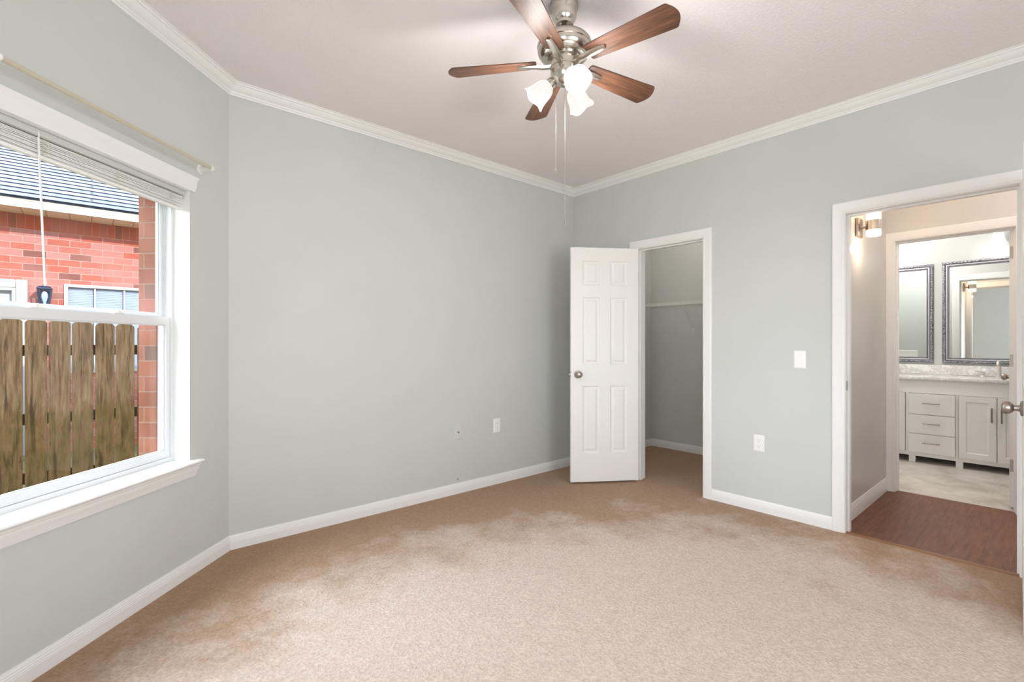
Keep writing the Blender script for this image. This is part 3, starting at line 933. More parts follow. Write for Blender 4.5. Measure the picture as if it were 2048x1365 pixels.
for k in range(5):
    a = PH + k * 2 * PI / 5
    Rz = Matrix.Rotation(a, 4, 'Z')
    Mb = Matrix.Translation((FX, FY, 2.482)) @ Rz @ Matrix.Rotation(DROOP, 4, 'Y') @ Matrix.Rotation(-PITCH, 4, 'X')
    out = []
    x0, x1 = 0.125, R_TIP
    hw0, hw1 = 0.045, 0.063
    edge = []
    for i in range(3): edge.append((x0 + 0.012 * (1 - math.cos(i / 2 * PI / 2)), -hw0 + 0.010 - 0.010 * math.sin(i / 2 * PI / 2)))
    rc = 0.016
    for i in range(6):
        t_ = i / 5 * PI * 0.42
        edge.append((x1 - 0.020 - rc + rc * math.sin(t_), -hw1 + rc - rc * math.cos(t_)))
    up = [(x, -y) for x, y in reversed(edge)]
    ye = -edge[-1][1]; xe = edge[-1][0]
    arc = [(xe + (x1 - xe) * (1 - u * u), ye * u) for u in (-0.86, -0.7, -0.5, -0.25, 0.0, 0.25, 0.5, 0.7, 0.86)]
    poly = edge + arc + up
    b = MB()
    b.loft([[(x, y, 0.0) for x, y in poly], [(x, y, 0.0055) for x, y in poly]])
    bl = b.build('fan_blade', 'blade', fan, matrix=Mb, bevel=0.0012)
    # cast arm: from hub, out and up to the underside of the blade
    b = MB()
    rings = []
    for u, (x, z, w, h) in enumerate(((0.052, -0.010, 0.016, 0.013), (0.075, -0.012, 0.017, 0.012), (0.100, -0.012, 0.017, 0.011), (0.125, -0.0085, 0.016, 0.009), (0.155, -0.0065, 0.0165, 0.008), (0.185, -0.0055, 0.0150, 0.0065), (0.205, -0.005, 0.0130, 0.006), (0.212, -0.0045, 0.0090, 0.005))):
        rings.append([(x, -w, z + h * .55), (x, -w * 0.85, z - h * .3), (x, -w * 0.35, z - h * .5), (x, w * 0.35, z - h * .5), (x, w * 0.85, z - h * .3), (x, w, z + h * .55)])
    Ma = Matrix.Translation((FX, FY, 2.482)) @ Rz @ Matrix.Rotation(DROOP, 4, 'Y') @ Matrix.Rotation(-PITCH, 4, 'X')
    arm_b = MB(Ma); arm_b.loft(rings)
    arm = arm_b.build('blade_arm', 'nickel', bl, smooth=50)
# three lamps
CAMF = Vector((math.sin(YAW), math.cos(YAW), 0)); CAMR = Vector((math.cos(YAW), -math.sin(YAW), 0))
for k in range(3):
    an = math.radians(-71.6 + 120 * k)
    e = CAMR * math.cos(an) + CAMF * math.sin(an)
    hub = Vector((FX, FY, 0))
    ax = (e * 0.775 + Vector((0, 0, -0.632))).normalized()
    base = hub + e * 0.056 + Vector((0, 0, 2.402))
    b = MB(); b.tube([hub + e * 0.030 + Vector((0, 0, 2.418)), hub + e * 0.050 + Vector((0, 0, 2.420)), base], [0.010, 0.010, 0.011], 12)
    b.lathe([(0.0, -0.012), (0.017, -0.012), (0.023, -0.006), (0.0245, 0.006), (0.0245, 0.020), (0.022, 0.022), (0.0, 0.022)], base, ax, 24)
    b.build('lamp_holder', 'nickel', fan, smooth=40)
    prof = [(0.0225, 0.012), (0.026, 0.016), (0.036, 0.026), (0.043, 0.042), (0.046, 0.060), (0.048, 0.078), (0.053, 0.096), (0.060, 0.110), (0.0575, 0.110), (0.051, 0.097), (0.046, 0.079), (0.044, 0.060), (0.041, 0.043), (0.034, 0.028), (0.022, 0.016)]
    def wv(i, t_):
        am = max(0.0, 1 - abs(i - 7.5) / 5.0)
        return (0.0028 * am * math.cos(4 * t_), 0.0055 * am * math.cos(4 * t_))
    b = MB(); b.lathe(prof, base, ax, 48, wave=wv, caps=False)
    sh = b.build('lamp_shade', 'shade', fan, smooth=60)
    tag(sh, 'lit frosted glass bell shade')
    b = MB(); b.lathe([(0.0, 0.020), (0.012, 0.020), (0.013, 0.036), (0.020, 0.050), (0.028, 0.066), (0.030, 0.078), (0.026, 0.092), (0.014, 0.102), (0.0, 0.105)], base, ax, 20)
    b.build('bulb', 'bulb', sh, smooth=60)
    lp = base + ax * 0.17
    L = light('fan_bulb_light', 'POINT', lp, 6.5, (1.0, 0.965, 0.94), radius=0.05)
# pull chains
for (px, r, zt, ze, nm) in ((-0.0375, 0.0, 2.392, 2.005, 'long'), (0.0, 0.03, 2.378, 1.872, 'longer')):
    base = Vector((FX, FY, 0)) + CAMR * px - CAMF * r
    b = MB(); b.tube([base + Vector((0, 0, zt)), base + Vector((0, 0, (zt + ze) / 2)), base + Vector((0, 0, ze))], 0.0008, 5)
    zz = zt
    ch = b.build('pull_chain', 'chain', fan, smooth=60)
    b = MB()
    if nm == 'longer':
        b.lathe([(0.0, ze + 0.004), (0.0024, ze), (0.0026, ze - 0.10), (0.0034, ze - 0.125), (0.0, ze - 0.13)], (base.x, base.y, 0), n=10)
    else:
        b.lathe([(0.0, ze + 0.003), (0.002, ze), (0.0022, ze - 0.02), (0.0, ze - 0.024)], (base.x, base.y, 0), n=10)
    b.build('chain_pull', 'chain', ch, smooth=50)

# ------------------------------------------------------------------ wall plates
def mat_wall(p, nrm):
    """frame: local x along wall (to the right seen from the room), y = out of the wall, z up"""
    n = Vector((nrm[0], nrm[1], 0)).normalized()
    x = Vector((-n.y, n.x, 0)) * -1
    x = n.cross(Vector((0, 0, 1))) * -1
    return Matrix(((x.x, n.x, 0, p[0]), (x.y, n.y, 0, p[1]), (0, 0, 1, p[2]), (0, 0, 0, 1)))
def plate(b, w, h, t=0.006):
    rings = []
    for ins, y in ((0, 0), (0, 0.002), (0.003, 0.0045), (0.007, t)):
        rings.append([(-w / 2 + ins, y, -h / 2 + ins), (w / 2 - ins, y, -h / 2 + ins), (w / 2 - ins, y, h / 2 - ins), (-w / 2 + ins, y, h / 2 - ins)])
    b.loft(rings)
def screws(parent, Mx, zs, mat='plate', x=0.0):
    for z in zs:
        b = MB(Mx); b.lathe([(0.0, 0.005), (0.0032, 0.005), (0.0030, 0.0068), (0.0, 0.0072)], (x, 0, z), (0, 1, 0), 10)
        b.build('screw', mat, parent, smooth=40)
def outlet(label, p, nrm):
    Mx = mat_wall(p, nrm)
    r = thing('wall_outlet', label, 'outlet', p, 'electrical outlets on the walls')
    b = MB(Mx); plate(b, 0.076, 0.121); cp = b.build('cover_plate', 'plate', r, smooth=20)
    for dz in (0.0205, -0.0205):
        b = MB(Mx)
        poly = []
        for i in range(24):
            an = 2 * PI * i / 24
            poly.append((0.0165 * math.cos(an), 0.005, dz + max(-0.0135, min(0.0135, 0.0165 * math.sin(an)))))
        b.loft([poly, [(x, 0.0078, z) for x, y, z in poly]])
        rec = b.build('receptacle', 'plate', r, smooth=30)
        b = MB(Mx)
        b.box((-0.0075, 0.0076, dz - 0.001), (-0.0055, 0.0081, dz + 0.007)); b.box((0.0052, 0.0076, dz - 0.0005), (0.0074, 0.0081, dz + 0.006))
        b.lathe([(0.0, 0.0), (0.0026, 0.0), (0.0026, 0.0005), (0.0, 0.0005)], (0, 0.0076, dz - 0.008), (0, 1, 0), 10)
        b.build('slot', 'slot', rec)
    screws(r, Mx, (0.0,))
outlet('white electrical outlet on the doorway wall, low between closet and hall', (XR, 1.450, 0.494), (-1, 0))
outlet('white electrical outlet on the back wall nearer the closet door', (2.649, YB, 0.504), (0, -1))
def coax(p, nrm):
    Mx = mat_wall(p, nrm)
    r = thing('cable_wall_plate', 'grey painted cable jack plate on the back wall, left of the outlet', 'wall plate', p)
    b = MB(Mx); plate(b, 0.073, 0.118); b.build('cover_plate', 'plate_grey', r, smooth=20)
    b = MB(Mx); b.lathe([(0.0, 0.004), (0.0075, 0.004), (0.0075, 0.008), (0.005, 0.008), (0.005, 0.014), (0.0, 0.014)], (0, 0, 0), (0, 1, 0), 12)
    b.build('cable_jack', 'steel', r, smooth=40)
    screws(r, Mx, (0.042, -0.042), 'plate_grey')
coax((2.242, YB, 0.496), (0, -1))
Mx = mat_wall((2.237, YB, 0.118), (0, -1))
r = thing('cable_stub', 'tiny cable stub poking from the back wall just above the baseboard', 'cable', (2.237, YB, 0.118))
MB(Mx).lathe([(0.0, 0.0), (0.011, 0.0), (0.010, 0.0015), (0.005, 0.002), (0.0, 0.002)], (0, 0, 0), (0, 1, 0), 16).build('bushing', 'plate_grey', r, smooth=40)
MB(Mx).lathe([(0.0, 0.002), (0.0042, 0.002), (0.0042, 0.012), (0.0, 0.0125)], (0, 0, 0), (0, 1, 0), 12).build('cable_end', 'slot', r, smooth=40)
def switch(label, p, nrm, gangs=1, w=0.074, h=0.121):
    Mx = mat_wall(p, nrm)
    r = thing('light_switch', label, 'light switch', p)
    b = MB(Mx); plate(b, w, h); b.build('cover_plate', 'plate', r, smooth=20)
    for g in range(gangs):
        xc = (g - (gangs - 1) / 2) * 0.046
        b = MB(Mx)
        b.prism([(xc - 0.0165, 0.004, -0.033), (xc - 0.0165, 0.0095, -0.033), (xc - 0.0165, 0.0062, 0.004), (xc - 0.0165, 0.0066, 0.033), (xc - 0.0165, 0.004, 0.033)], (0.033, 0, 0))
        b.build('rocker', 'plate', r)
        screws(r, Mx, (0.049, -0.049), 'plate', xc)
switch('white rocker light switch on the doorway wall left of the hall doorway', (XR, 1.183, 1.107), (-1, 0))
switch('wide white switch plate in the bathroom, seen only in the left mirror', (XC + 0.07, 1.44, 1.06), (1, 0), 4, 0.21, 0.121)

# ------------------------------------------------------------------ closet wire shelf
root = thing('wire_shelf', 'white wire closet shelf with a diagonal support brace', 'shelf', (4.86, 2.2, 1.64))
xl, zt = 4.72, 1.660
b = MB()
for x, z in ((xl, zt), (xl - 0.004, zt - 0.026), (4.80, zt - 0.004), (4.91, zt - 0.004), (XC - 0.012, zt - 0.004)):
    b.tube([(x, 1.31, z), (x, YB - 0.006, z)], 0.0030, 6)
b.build('shelf_rod', 'wire', root, smooth=60)
b = MB()
y = 1.335
while y < YB - 0.01:
    b.tube([(xl - 0.004, y, zt - 0.026), (xl, y, zt - 0.001), (XC - 0.004, y, zt)], 0.0013, 4)
    y += 0.0254
b.build('cross_wire', 'wire', root, smooth=60)
for yc in (1.72, 2.02, 2.32, 2.64, 2.94, 3.19):
    b = MB(); b.bbox((xl - 0.009, yc - 0.005, zt - 0.031), (xl + 0.004, yc + 0.005, zt + 0.003), 0.002)
    b.build('lip_clip', 'wire', root, smooth=40)
b = MB()
b.tube([(xl + 0.004, 2.655, zt - 0.024), (xl + 0.01, 2.657, zt - 0.040), (XC - 0.012, 2.695, 1.385), (XC - 0.004, 2.697, 1.365)], 0.0045, 8)
b.bbox((XC - 0.006, 2.688, 1.345), (XC, 2.706, 1.385), 0.002)
b.build('support_brace', 'wire', root, smooth=50)

# ------------------------------------------------------------------ hall sconce
SXX = 4.12
root = thing('wall_sconce', 'brushed nickel hall sconce with lit square glass above and below', 'sconce', (SXX, YH, 1.96))
MB().bbox((SXX - 0.055, YH - 0.022, 1.975), (SXX + 0.055, YH, 2.105), 0.004).build('back_plate', 'nickel_dark', root, smooth=30)
b = MB(); b.tube([(SXX, YH - 0.020, 2.040), (SXX, YH - 0.075, 2.040)], 0.011, 14); b.build('arm', 'nickel_dark', root, smooth=40)
yc = YH - 0.096
b = MB(); b.lathe([(0.0, 2.012), (0.046, 2.012), (0.046, 2.078), (0.0, 2.078)], (SXX, yc, 0), n=36); b.build('band', 'nickel', root, smooth=35)
for za, zb_ in ((1.970, 2.011), (2.079, 2.165)):
    b = MB(); b.lathe([(0.0, za), (0.040, za), (0.043, za + 0.004), (0.043, zb_ - 0.004), (0.041, zb_), (0.0, zb_)], (SXX, yc, 0), n=36); b.build('glass_diffuser', 'sconce_glass', root, smooth=35)
light('sconce_light', 'POINT', (SXX, yc, 2.30), 4.0, (1.0, 0.72, 0.50), radius=0.06)
light('sconce_light', 'POINT', (SXX, yc, 1.90), 1.6, (1.0, 0.76, 0.56), radius=0.004)

# ------------------------------------------------------------------ bathroom vanity
XF = 6.345
VY0, VY1 = 0.075, 1.675
root = thing('vanity_cabinet', 'white double vanity cabinet with three drawers and bar handles', 'vanity', (6.62, 0.875, 0.0))
b = MB(); b.box((XF + 0.018, VY0, 0.068), (XBB - 0.004, VY1, 0.845))
b.box((XF, VY0, 0.068), (XF + 0.018, VY1, 0.106)); b.box((XF, VY0, 0.712), (XF + 0.018, VY1, 0.845))
for ya, yb in ((VY0, 0.135), (0.672, 0.690), (1.046, 1.072), (1.600, VY1)):
    b.box((XF, ya, 0.106), (XF + 0.018, yb, 0.712))
b.build('carcass', 'cabinet', root, bevel=0.0015)
def bar_handle(parent, p, axis, ln):
    b = MB()
    d = Vector(axis); p = Vector(p)
    b.tube([p - d * ln / 2, p + d * ln / 2], 0.0055, 10)
    for s in (-1, 1):
        q = p + d * s * (ln / 2 - 0.014)
        b.tube([q, q + Vector((0.028, 0, 0))], 0.0045, 8)
    tag(b.build('handle', 'steel', parent, smooth=40), 'brushed metal bar handle')
for za, zb_ in ((0.108, 0.298), (0.302, 0.494), (0.498, 0.706)):
    d = MB().bbox((XF - 0.018, 0.692, za), (XF, 1.044, zb_), 0.002).build('drawer', 'cabinet', root, smooth=20)
    bar_handle(d, (XF - 0.044, 0.868, (za + zb_) / 2 + 0.012), (0, 1, 0), 0.135)
def shaker(ya, yb, za, zb_, hy):
    b = MB()
    x0, x1 = XF - 0.018, XF
    b.box((x0 + 0.010, ya + 0.002, za), (x1, yb - 0.002, zb_))
    st = 0.052
    rings = []
    for ins, x in ((0, x0 + 0.010), (0, x0), (st, x0), (st + 0.006, x0 + 0.004), (st + 0.009, x0 + 0.007)):
        rings.append([(x, ya + ins + 0.002, za + ins), (x, yb - ins - 0.002, za + ins), (x, yb - ins - 0.002, zb_ - ins), (x, ya + ins + 0.002, zb_ - ins)])
    b.loft(rings)
    d = b.build('cabinet_door', 'cabinet', root, bevel=0.001)
    bar_handle(d, (XF - 0.044, hy, 0.545), (0, 0, 1), 0.135)
shaker(0.405, 0.670, 0.108, 0.708, 0.437)
shaker(0.138, 0.403, 0.108, 0.708, 0.372)
shaker(1.074, 1.336, 0.108, 0.708, 1.305)
shaker(1.338, 1.598, 0.108, 0.708, 1.370)
for x in (XF + 0.03, XBB - 0.05):
    for yy in (0.10, 0.664, 1.022, 1.645):
        b = MB(); b.prism([(x - 0.024, yy - 0.026, 0.068), (x + 0.024, yy - 0.026, 0.068), (x + 0.018, yy - 0.026, 0.002), (x - 0.018, yy - 0.026, 0.002)], (0, 0.052, 0))
        b.build('foot', 'cabinet', root)
root = thing('vanity_countertop', 'white veined marble vanity top under the mirrors', 'countertop', (6.6, 0.875, 0.846))
MB().bbox((XF - 0.022, VY0 - 0.02, 0.846), (XBB - 0.001, VY1 + 0.02, 0.880), 0.004).build('slab', 'marble', root, smooth=30)
tag(MB().bbox((XBB - 0.021, VY0 - 0.02, 0.8805), (XBB - 0.001, VY1 + 0.02, 0.984), 0.003).build('backsplash', 'marble', smooth=30), 'low marble backsplash strip on the wall under the mirrors', 'backsplash')
def faucet(label, yc):
    r = thing('faucet', label, 'faucet', (6.80, yc, 0.88), 'widespread faucets on the vanity')
    b = MB()
    b.lathe([(0.0, 0.88), (0.026, 0.88), (0.025, 0.888), (0.017, 0.893), (0.0165, 0.90)], (6.80, yc, 0), n=20)
    b.tube([(6.80, yc, 0.895), (6.80, yc, 0.985), (6.792, yc, 1.012), (6.770, yc, 1.028), (6.735, yc, 1.030), (6.700, yc, 1.018), (6.680, yc, 0.998)], [0.0165, 0.0160, 0.0155, 0.015, 0.014, 0.013, 0.012], 14)
    b.build('spout', 'faucet', r, smooth=50)
    for s in (-1, 1):
        b = MB(); b.lathe([(0.0, 0.88), (0.024, 0.88), (0.023, 0.888), (0.014, 0.894), (0.012, 0.918), (0.014, 0.926), (0.0, 0.930)], (6.80, yc + s * 0.115, 0), n=18)
        b.tube([(6.80, yc + s * 0.115, 0.924), (6.79, yc + s * 0.140, 0.932), (6.785, yc + s * 0.168, 0.938)], [0.007, 0.0065, 0.005], 10)
        b.build('faucet_handle', 'faucet', r, smooth=50)
faucet('brushed nickel faucet under the right bathroom mirror', 0.420)
faucet('brushed nickel faucet under the left bathroom mirror, mostly hidden by the door casing', 1.325)

# ------------------------------------------------------------------ mirrors
def mirror(label, ya, yb, za, zb_):
    r = thing('wall_mirror', label, 'mirror', (XBB, (ya + yb) / 2, za), 'silver framed bathroom mirrors')
    x = XBB
    def ring(b, prof):
        P = []
        for w, t_ in prof:
            P.append([(x - t_, ya + w, za + w), (x - t_, yb - w, za + w), (x - t_, yb - w, zb_ - w), (x - t_, ya + w, zb_ - w)])
        rs = [[P[k][i] for k in range(len(prof))] for i in range(4)]
        rs.append(rs[0])
        b.loft(rs, caps=False)
    b = MB(); ring(b, [(0.0, 0.0), (0.0, 0.016), (0.004, 0.022), (0.012, 0.025), (0.022, 0.022), (0.026, 0.016), (0.026, 0.0)])
    # carved leaf lumps on the outer band
    per = [((ya + 0.013, za + 0.013), (yb - 0.013, za + 0.013)), ((yb - 0.013, za + 0.013), (yb - 0.013, zb_ - 0.013)), ((yb - 0.013, zb_ - 0.013), (ya + 0.013, zb_ - 0.013)), ((ya + 0.013, zb_ - 0.013), (ya + 0.013, za + 0.013))]
    for p, q in per:
        L_ = math.hypot(q[0] - p[0], q[1] - p[1]); n = int(L_ / 0.028)
        for i in range(n):
            u = (i + 0.5) / n
            cy, cz = p[0] + (q[0] - p[0]) * u, p[1] + (q[1] - p[1]) * u
            hor = abs(q[0] - p[0]) > abs(q[1] - p[1])
            b.sphere((x - 0.022, cy, cz), 0.011, 8, 5, (0.6, 1.0 if hor else 0.6, 0.6 if hor else 1.0))
    fr = b.build('outer_frame', 'silver_dark', r, smooth=45)
    b = MB(); ring(b, [(0.026, 0.0), (0.026, 0.014), (0.032, 0.021), (0.040, 0.021), (0.046, 0.014), (0.046, 0.0)])
    b.build('inner_frame', 'silver', r, smooth=45)
    b = MB(); ring(b, [(0.046, 0.0), (0.046, 0.009), (0.058, 0.008), (0.058, 0.0)])
    w = 0.052
    per = [((ya + w, za + w), (yb - w, za + w)), ((yb - w, za + w), (yb - w, zb_ - w)), ((yb - w, zb_ - w), (ya + w, zb_ - w)), ((ya + w, zb_ - w), (ya + w, za + w))]
    for p, q in per:
        L_ = math.hypot(q[0] - p[0], q[1] - p[1]); n = int(L_ / 0.0125)
        for i in range(n):
            u = (i + 0.5) / n
            b.sphere((x - 0.011, p[0] + (q[0] - p[0]) * u, p[1] + (q[1] - p[1]) * u), 0.0056, 6, 4)
    b.build('bead_trim', 'bead', r, smooth=60)
    MB().box((x - 0.006, ya + 0.05, za + 0.05), (x - 0.001, yb - 0.05, zb_ - 0.05)).build('mirror_glass', 'mirror', r)
mirror('silver beaded framed mirror over the right end of the vanity', 0.035, 0.855, 1.006, 2.085)
mirror('silver beaded framed mirror over the left end of the vanity', 0.928, 1.748, 1.008, 2.078)

def vanity_light(label, yc):
    r = thing('vanity_light', label, 'wall light', (XBB, yc, 2.2), 'bell glass lights over the mirrors')
    MB().lathe([(0.0, 0.0), (0.055, 0.0), (0.055, 0.010), (0.045, 0.018), (0.0, 0.020)], (XBB, yc, 2.42), (-1, 0, 0), 28).build('back_plate', 'nickel', r, smooth=40)
    MB().tube([(XBB - 0.015, yc, 2.42), (XBB - 0.08, yc, 2.42), (XBB - 0.108, yc, 2.405), (XBB - 0.115, yc, 2.375)], 0.009, 10).build('arm', 'nickel', r, smooth=50)
    c = (XBB - 0.115, yc, 0)
    MB().lathe([(0.0, 2.375), (0.024, 2.372), (0.026, 2.345), (0.0, 2.344)], c, n=20).build('lamp_holder', 'nickel', r, smooth=40)
    def wv(i, t_):
        return (0.003 * math.cos(6 * t_), 0.004 * math.cos(6 * t_)) if 4 <= i <= 7 else (0, 0)
    s = MB().lathe([(0.025, 2.350), (0.034, 2.336), (0.040, 2.310), (0.045, 2.270), (0.056, 2.232), (0.072, 2.204), (0.069, 2.204), (0.053, 2.232), (0.042, 2.270), (0.036, 2.310), (0.023, 2.346)], c, n=36, wave=wv, caps=False).build('lamp_shade', 'bath_shade', r, smooth=60)
    MB().sphere((c[0], yc, 2.265), 0.026, 14, 10).build('bulb', 'bulb', s, smooth=60)
    light('vanity_bulb_light', 'POINT', (c[0] - 0.02, yc, 2.17), 0.8, (1.0, 0.97, 0.94), radius=0.05)
vanity_light('lit bell glass wall light over the right bathroom mirror', 0.425)
vanity_light('lit bell glass wall light over the left bathroom mirror, cut off by the door casing', 1.300)

def flush_light(label, x, y, energy, color):
    r = thing('ceiling_light', label, 'ceiling light', (x, y, CEIL - 0.1))
    MB().lathe([(0.0, CEIL), (0.15, CEIL), (0.15, CEIL - 0.025), (0.0, CEIL - 0.025)], (x, y, 0), n=32).build('base', 'nickel', r, smooth=40)
    MB().lathe([(0.0, CEIL - 0.10), (0.06, CEIL - 0.095), (0.11, CEIL - 0.07), (0.14, CEIL - 0.026), (0.0, CEIL - 0.026)], (x, y, 0), n=32).build('glass_bowl', 'bath_shade', r, smooth=60)
    light('ceiling_bulb_light', 'POINT', (x, y, CEIL - 0.22), energy, color, radius=0.10)
flush_light('flush glass ceiling light added to brighten the bathroom, unseen above the doorway view', 5.85, 1.3, 42, (1.0, 0.97, 0.94))  # made-up lamp that lifts the bathroom brightness
flush_light('flush glass ceiling light inside the closet, above the doorway view', 4.35, 2.45, 8.0, (1.0, 0.92, 0.84))
flush_light('flush glass ceiling light added to brighten the hall, unseen above the doorway view', 4.35, -0.35, 17, (1.0, 0.91, 0.86))  # made-up lamp that lifts the hall brightness

# ------------------------------------------------------------------ outdoors
GZ = -0.10
b = MB().box((-25, -20, GZ - 0.2), (25, 30, GZ))
tag(b.build('ground', 'soil'), 'lawn soil outside the window', 'ground', None, 'structure')
# own brick skin around the window, and an unseen roof slab that blocks the sun
b = MB()
bs = (0.335, 1.20); bz = (0.575, 2.045)
for sa, sb, za, zb_ in ((-0.30, bs[0], GZ, CEIL), (bs[1], 2.3, GZ, CEIL), (bs[0], bs[1], GZ, bz[0]), (bs[0], bs[1], bz[1], CEIL)):
    b.box((-sb, 0.166, za), (-sa, 0.262, zb_))
struct(b.build('wall_exterior', 'brick_own', matrix=ML), 'brown brick outer skin of the house beside the window', 'wall')
b = MB().prism([(-1.9, -2.4, 4.9), (8.2, -2.4, 4.9), (8.2, 3.95, 2.92), (0.75, 3.95, 2.92), (-1.9, 1.30, 3.72)], (0, 0, 0.15))
b2 = MB().prism([(-1.3, -7.2, 2.86), (7.3, -7.2, 2.86), (7.3, 3.9, 2.86), (0.75, 3.9, 2.86), (-1.3, 1.85, 2.86)], (0, 0, 0.05))  # eave slab stretched far south, unseen, to keep sun out of the room
struct(b.build('roof', 'shade_ext'), 'unseen roof slab over the bedroom, shaped to block the sun', 'roof')
struct(b2.build('roof_soffit_sun_block', 'fascia'), 'eave soffit over the window, stretched south to keep the sun out', 'roof')

# fence
FYC = 5.5
root = thing('fence', 'weathered dog-eared wooden fence with green growth outside the window', 'fence', (-0.1, FYC, GZ))
tops = {-0.544: 1.423}
known = [(-0.551, -0.420, 1.424), (-0.406, -0.275, 1.416), (-0.270, -0.136, 1.414), (-0.126, 0.011, 1.405), (0.020, 0.150, 1.397), (0.157, 0.289, 1.392), (0.307, 0.436, 1.382)]
x = -0.551
for i in range(12):
    g = random.uniform(0.008, 0.014); w = random.uniform(0.130, 0.137)
    known.append((x - g - w, x - g, 1.426 + 0.004 * i)); x -= g + w
x = 0.436
for i in range(9):
    g = random.uniform(0.008, 0.014); w = random.uniform(0.130, 0.137)
    known.append((x + g, x + g + w, 1.374 - 0.006 * i)); x += g + w
for xa, xb, zt in known:
    ear = 0.028
    y0 = FYC + random.uniform(-0.003, 0.003)
    dx = random.uniform(-0.003, 0.003)
    poly = [(xa, y0, GZ + 0.03), (xb, y0, GZ + 0.03), (xb + dx, y0, zt - ear), (xb - ear * 0.9 + dx, y0, zt), (xa + ear * 0.9 + dx, y0, zt), (xa + dx, y0, zt - ear)]
    MB().prism(poly, (0, 0.017, 0)).build('picket', 'fence', root, bevel=0.0015)
for zc in (1.16, 0.60, 0.12):
    MB().box((-2.3, FYC + 0.0205, zc - 0.044), (1.8, FYC + 0.0585, zc + 0.044)).build('rail', 'fence_rail', root)
for xc in (-2.2, -0.475, 1.55):
    MB().box((xc - 0.045, FYC + 0.059, GZ - 0.05), (xc + 0.045, FYC + 0.149, 1.28)).build('post', 'fence_rail', root)

# grass at the fence foot
b = MB()
for i in range(2600):
    x = random.uniform(-2.0, 1.5); y = random.uniform(4.7, FYC - 0.05)
    h = random.uniform(0.03, 0.11); a = random.uniform(0, PI); lx, ly = random.uniform(-0.03, 0.03), random.uniform(-0.03, 0.03)
    w = 0.003
    ca, sa = math.cos(a) * w, math.sin(a) * w
    v0 = b.v((x - ca, y - sa, GZ)); v1 = b.v((x + ca, y + sa, GZ)); v2 = b.v((x + lx * .4 + ca * .6, y + ly * .4 + sa * .6, GZ + h * .6)); v3 = b.v((x + lx * .4 - ca * .6, y + ly * .4 - sa * .6, GZ + h * .6)); v4 = b.v((x + lx, y + ly, GZ + h))
    b.f([v0, v1, v2, v3]); b.f([v3, v2, v4])
tag(b.build('grass', 'grass'), 'grass growing along the foot of the wooden fence', 'grass', None, 'stuff')

# neighbouring house
HY = 8.0
house = thing('neighbour_house', 'red brick neighbouring house with grey shingle roof beyond the fence', 'house', (0, HY, GZ))
ND = (-1.55, -0.665, GZ, 1.86)      # door opening
NW = (-0.255, 0.632, 0.85, 1.942)   # window opening
SZ = 2.73                            # soffit
b = MB()
def hw(xa, xb, za, zb_): b.box((xa, HY, za), (xb, HY + 0.25, zb_))
zs = 2.5565
hw(-7, ND[0], GZ, zs); hw(ND[1], NW[0], GZ, zs); hw(NW[1], 7, GZ, zs); hw(ND[0], ND[1], ND[3], zs); hw(NW[0], NW[1], NW[3], zs); hw(NW[0], NW[1], GZ, NW[2])
b.build('brick_wall', 'brick', house)
MB().box((-7, HY - 0.002, zs), (7, HY + 0.25, 2.77)).build('soldier_course', 'soldier', house)
MB().box((-7.3, HY - 0.40, SZ), (7.3, HY - 0.001, SZ + 0.015)).build('soffit', 'soffit', house)
MB().box((-7.3, HY - 0.42, SZ - 0.004), (7.3, HY - 0.40, SZ + 0.105)).build('fascia', 'fascia', house)
sl = math.radians(27)
Mr = Matrix.Translation((0, HY - 0.45, SZ + 0.105)) @ Matrix.Rotation(sl, 4, 'X')
b = MB()
row = 0.18
for k in range(26):
    # overlapping courses, each tilted a little to stand on the one below
    y0 = k * row
    b.loft([[(-7.4, y0, 0.010), (-7.4, y0, 0.002), (-7.4, y0 + row + 0.004, -0.004), (-7.4, y0 + row + 0.004, 0.001)], [(7.4, y0, 0.010), (7.4, y0, 0.002), (7.4, y0 + row + 0.004, -0.004), (7.4, y0 + row + 0.004, 0.001)]])
b.box((-7.4, 0.02, -0.04), (7.4, 26 * row, -0.005))
b.build('roof', 'shingle', house, matrix=Mr)
# its window
b = MB()
w = 0.035
y0, y1 = HY - 0.012, HY + 0.06
b.box((NW[0], y0, NW[2]), (NW[0] + w, y1, NW[3])); b.box((NW[1] - w, y0, NW[2]), (NW[1], y1, NW[3])); b.box((NW[0] + w, y0, NW[3] - w), (NW[1] - w, y1, NW[3])); b.box((NW[0] + w, y0, NW[2]), (NW[1] - w, y1, NW[2] + w))
for xm in (0.030, 0.318):
    b.box((xm - 0.009, HY + 0.005, NW[2] + w), (xm + 0.009, HY + 0.03, NW[3] - w))
hwin = b.build('window', 'house_frame', house)
MB().box((NW[0] + w, HY + 0.031, NW[2] + w), (NW[1] - w, HY + 0.035, NW[3] - w)).build('pane', 'house_glass', hwin)
b = MB()
z = NW[2] + w
while z < NW[3] - w:
    b.box((NW[0] + w, HY + 0.037, z), (NW[1] - w, HY + 0.046, z + 0.019)); z += 0.0215
b.build('blind', 'house_blind', hwin)
MB().box((NW[0], HY + 0.2, NW[2]), (NW[1], HY + 0.25, NW[3])).build('backing', 'house_blind', hwin)
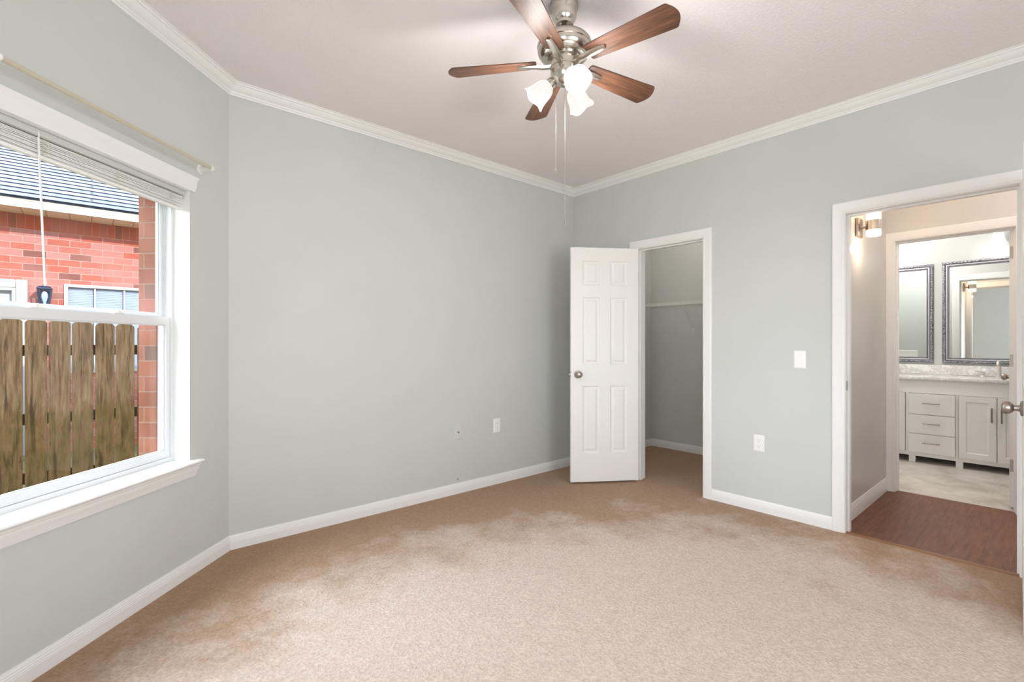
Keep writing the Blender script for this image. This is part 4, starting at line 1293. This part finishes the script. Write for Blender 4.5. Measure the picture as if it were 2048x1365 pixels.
# its door
b = MB()
c = 0.10
y0 = HY - 0.03
for xa, xb, za, zb_ in ((ND[0] - c * 0, ND[0] + 0.03, GZ, ND[3]), (ND[1] - 0.03, ND[1], GZ, ND[3]), (ND[0] + 0.03, ND[1] - 0.03, ND[3] - 0.03, ND[3])):
    b.box((xa, y0, za), (xb, HY + 0.12, zb_))
b.bbox((ND[1], y0, GZ), (ND[1] + c, HY + 0.0, ND[3] + c), 0.012); b.bbox((ND[0] - c, y0, GZ), (ND[0], HY + 0.0, ND[3] + c), 0.012); b.bbox((ND[0], y0, ND[3]), (ND[1], HY + 0.0, ND[3] + c), 0.012)
hd_ = b.build('door_frame', 'house_frame', house, smooth=30)
b = MB()
da, db = ND[0] + 0.032, ND[1] - 0.032
b.box((da, HY + 0.03, GZ + 0.02), (db, HY + 0.07, 0.95)); b.box((da, HY + 0.03, 0.95), (da + 0.08, HY + 0.07, 1.826)); b.box((db - 0.012, HY + 0.03, 0.95), (db, HY + 0.07, 1.826)); b.box((da + 0.08, HY + 0.03, 1.80), (db - 0.012, HY + 0.07, 1.826))
dl = b.build('door_panel', 'house_frame', hd_)
MB().box((da + 0.08, HY + 0.045, 0.95), (db - 0.012, HY + 0.05, 1.80)).build('door_lite', 'house_blind', hd_)

# porch lantern
LX, LY = -0.418, HY - 0.13
root = thing('porch_lantern', 'dark blue porch lantern on the neighbouring brick wall', 'lantern', (LX, LY, 1.66))
def sq(b, lst):
    rings = [[(LX - h, LY - h, z), (LX + h, LY - h, z), (LX + h, LY + h, z), (LX - h, LY + h, z)] for h, z in lst]
    b.loft(rings)
b = MB(); sq(b, [(0.062, 1.850), (0.068, 1.858), (0.066, 1.866), (0.045, 1.884), (0.020, 1.893), (0.012, 1.905), (0.002, 1.918)])
b.build('roof_cap', 'lantern', root, smooth=25)
b = MB(); sq(b, [(0.016, 1.640), (0.036, 1.658), (0.044, 1.662), (0.044, 1.672)])
for sx in (-1, 1):
    for sy in (-1, 1):
        b.tube([(LX + sx * 0.040, LY + sy * 0.040, 1.670), (LX + sx * 0.060, LY + sy * 0.060, 1.852)], 0.006, 6)
b.build('cage', 'lantern', root, smooth=30)
b = MB()
for k in range(4):
    R_ = Matrix.Translation((LX, LY, 0)) @ Matrix.Rotation(k * PI / 2, 4, 'Z')
    q = [R_ @ Vector(p) for p in ((-0.036, -0.038, 1.672), (0.036, -0.038, 1.672), (0.055, -0.057, 1.850), (-0.055, -0.057, 1.850))]
    b.prism(q, (R_.to_3x3() @ Vector((0, 0.002, 0))))
b.build('lantern_glass', 'lamp_glass', root)
b = MB(); b.lathe([(0.0, 1.672), (0.013, 1.672), (0.013, 1.70), (0.022, 1.73), (0.029, 1.765), (0.027, 1.80), (0.016, 1.825), (0.0, 1.832)], (LX, LY, 0), n=16)
b.build('bulb', 'bulb_off', root, smooth=50)
b = MB(); b.bbox((LX - 0.045, HY - 0.02, 1.70), (LX + 0.045, HY - 0.001, 1.86), 0.004)
b.tube([(LX, HY - 0.015, 1.79), (LX, HY - 0.05, 1.87), (LX, LY + 0.035, 1.875)], 0.009, 8)
b.build('wall_bracket', 'lantern', root, smooth=40)
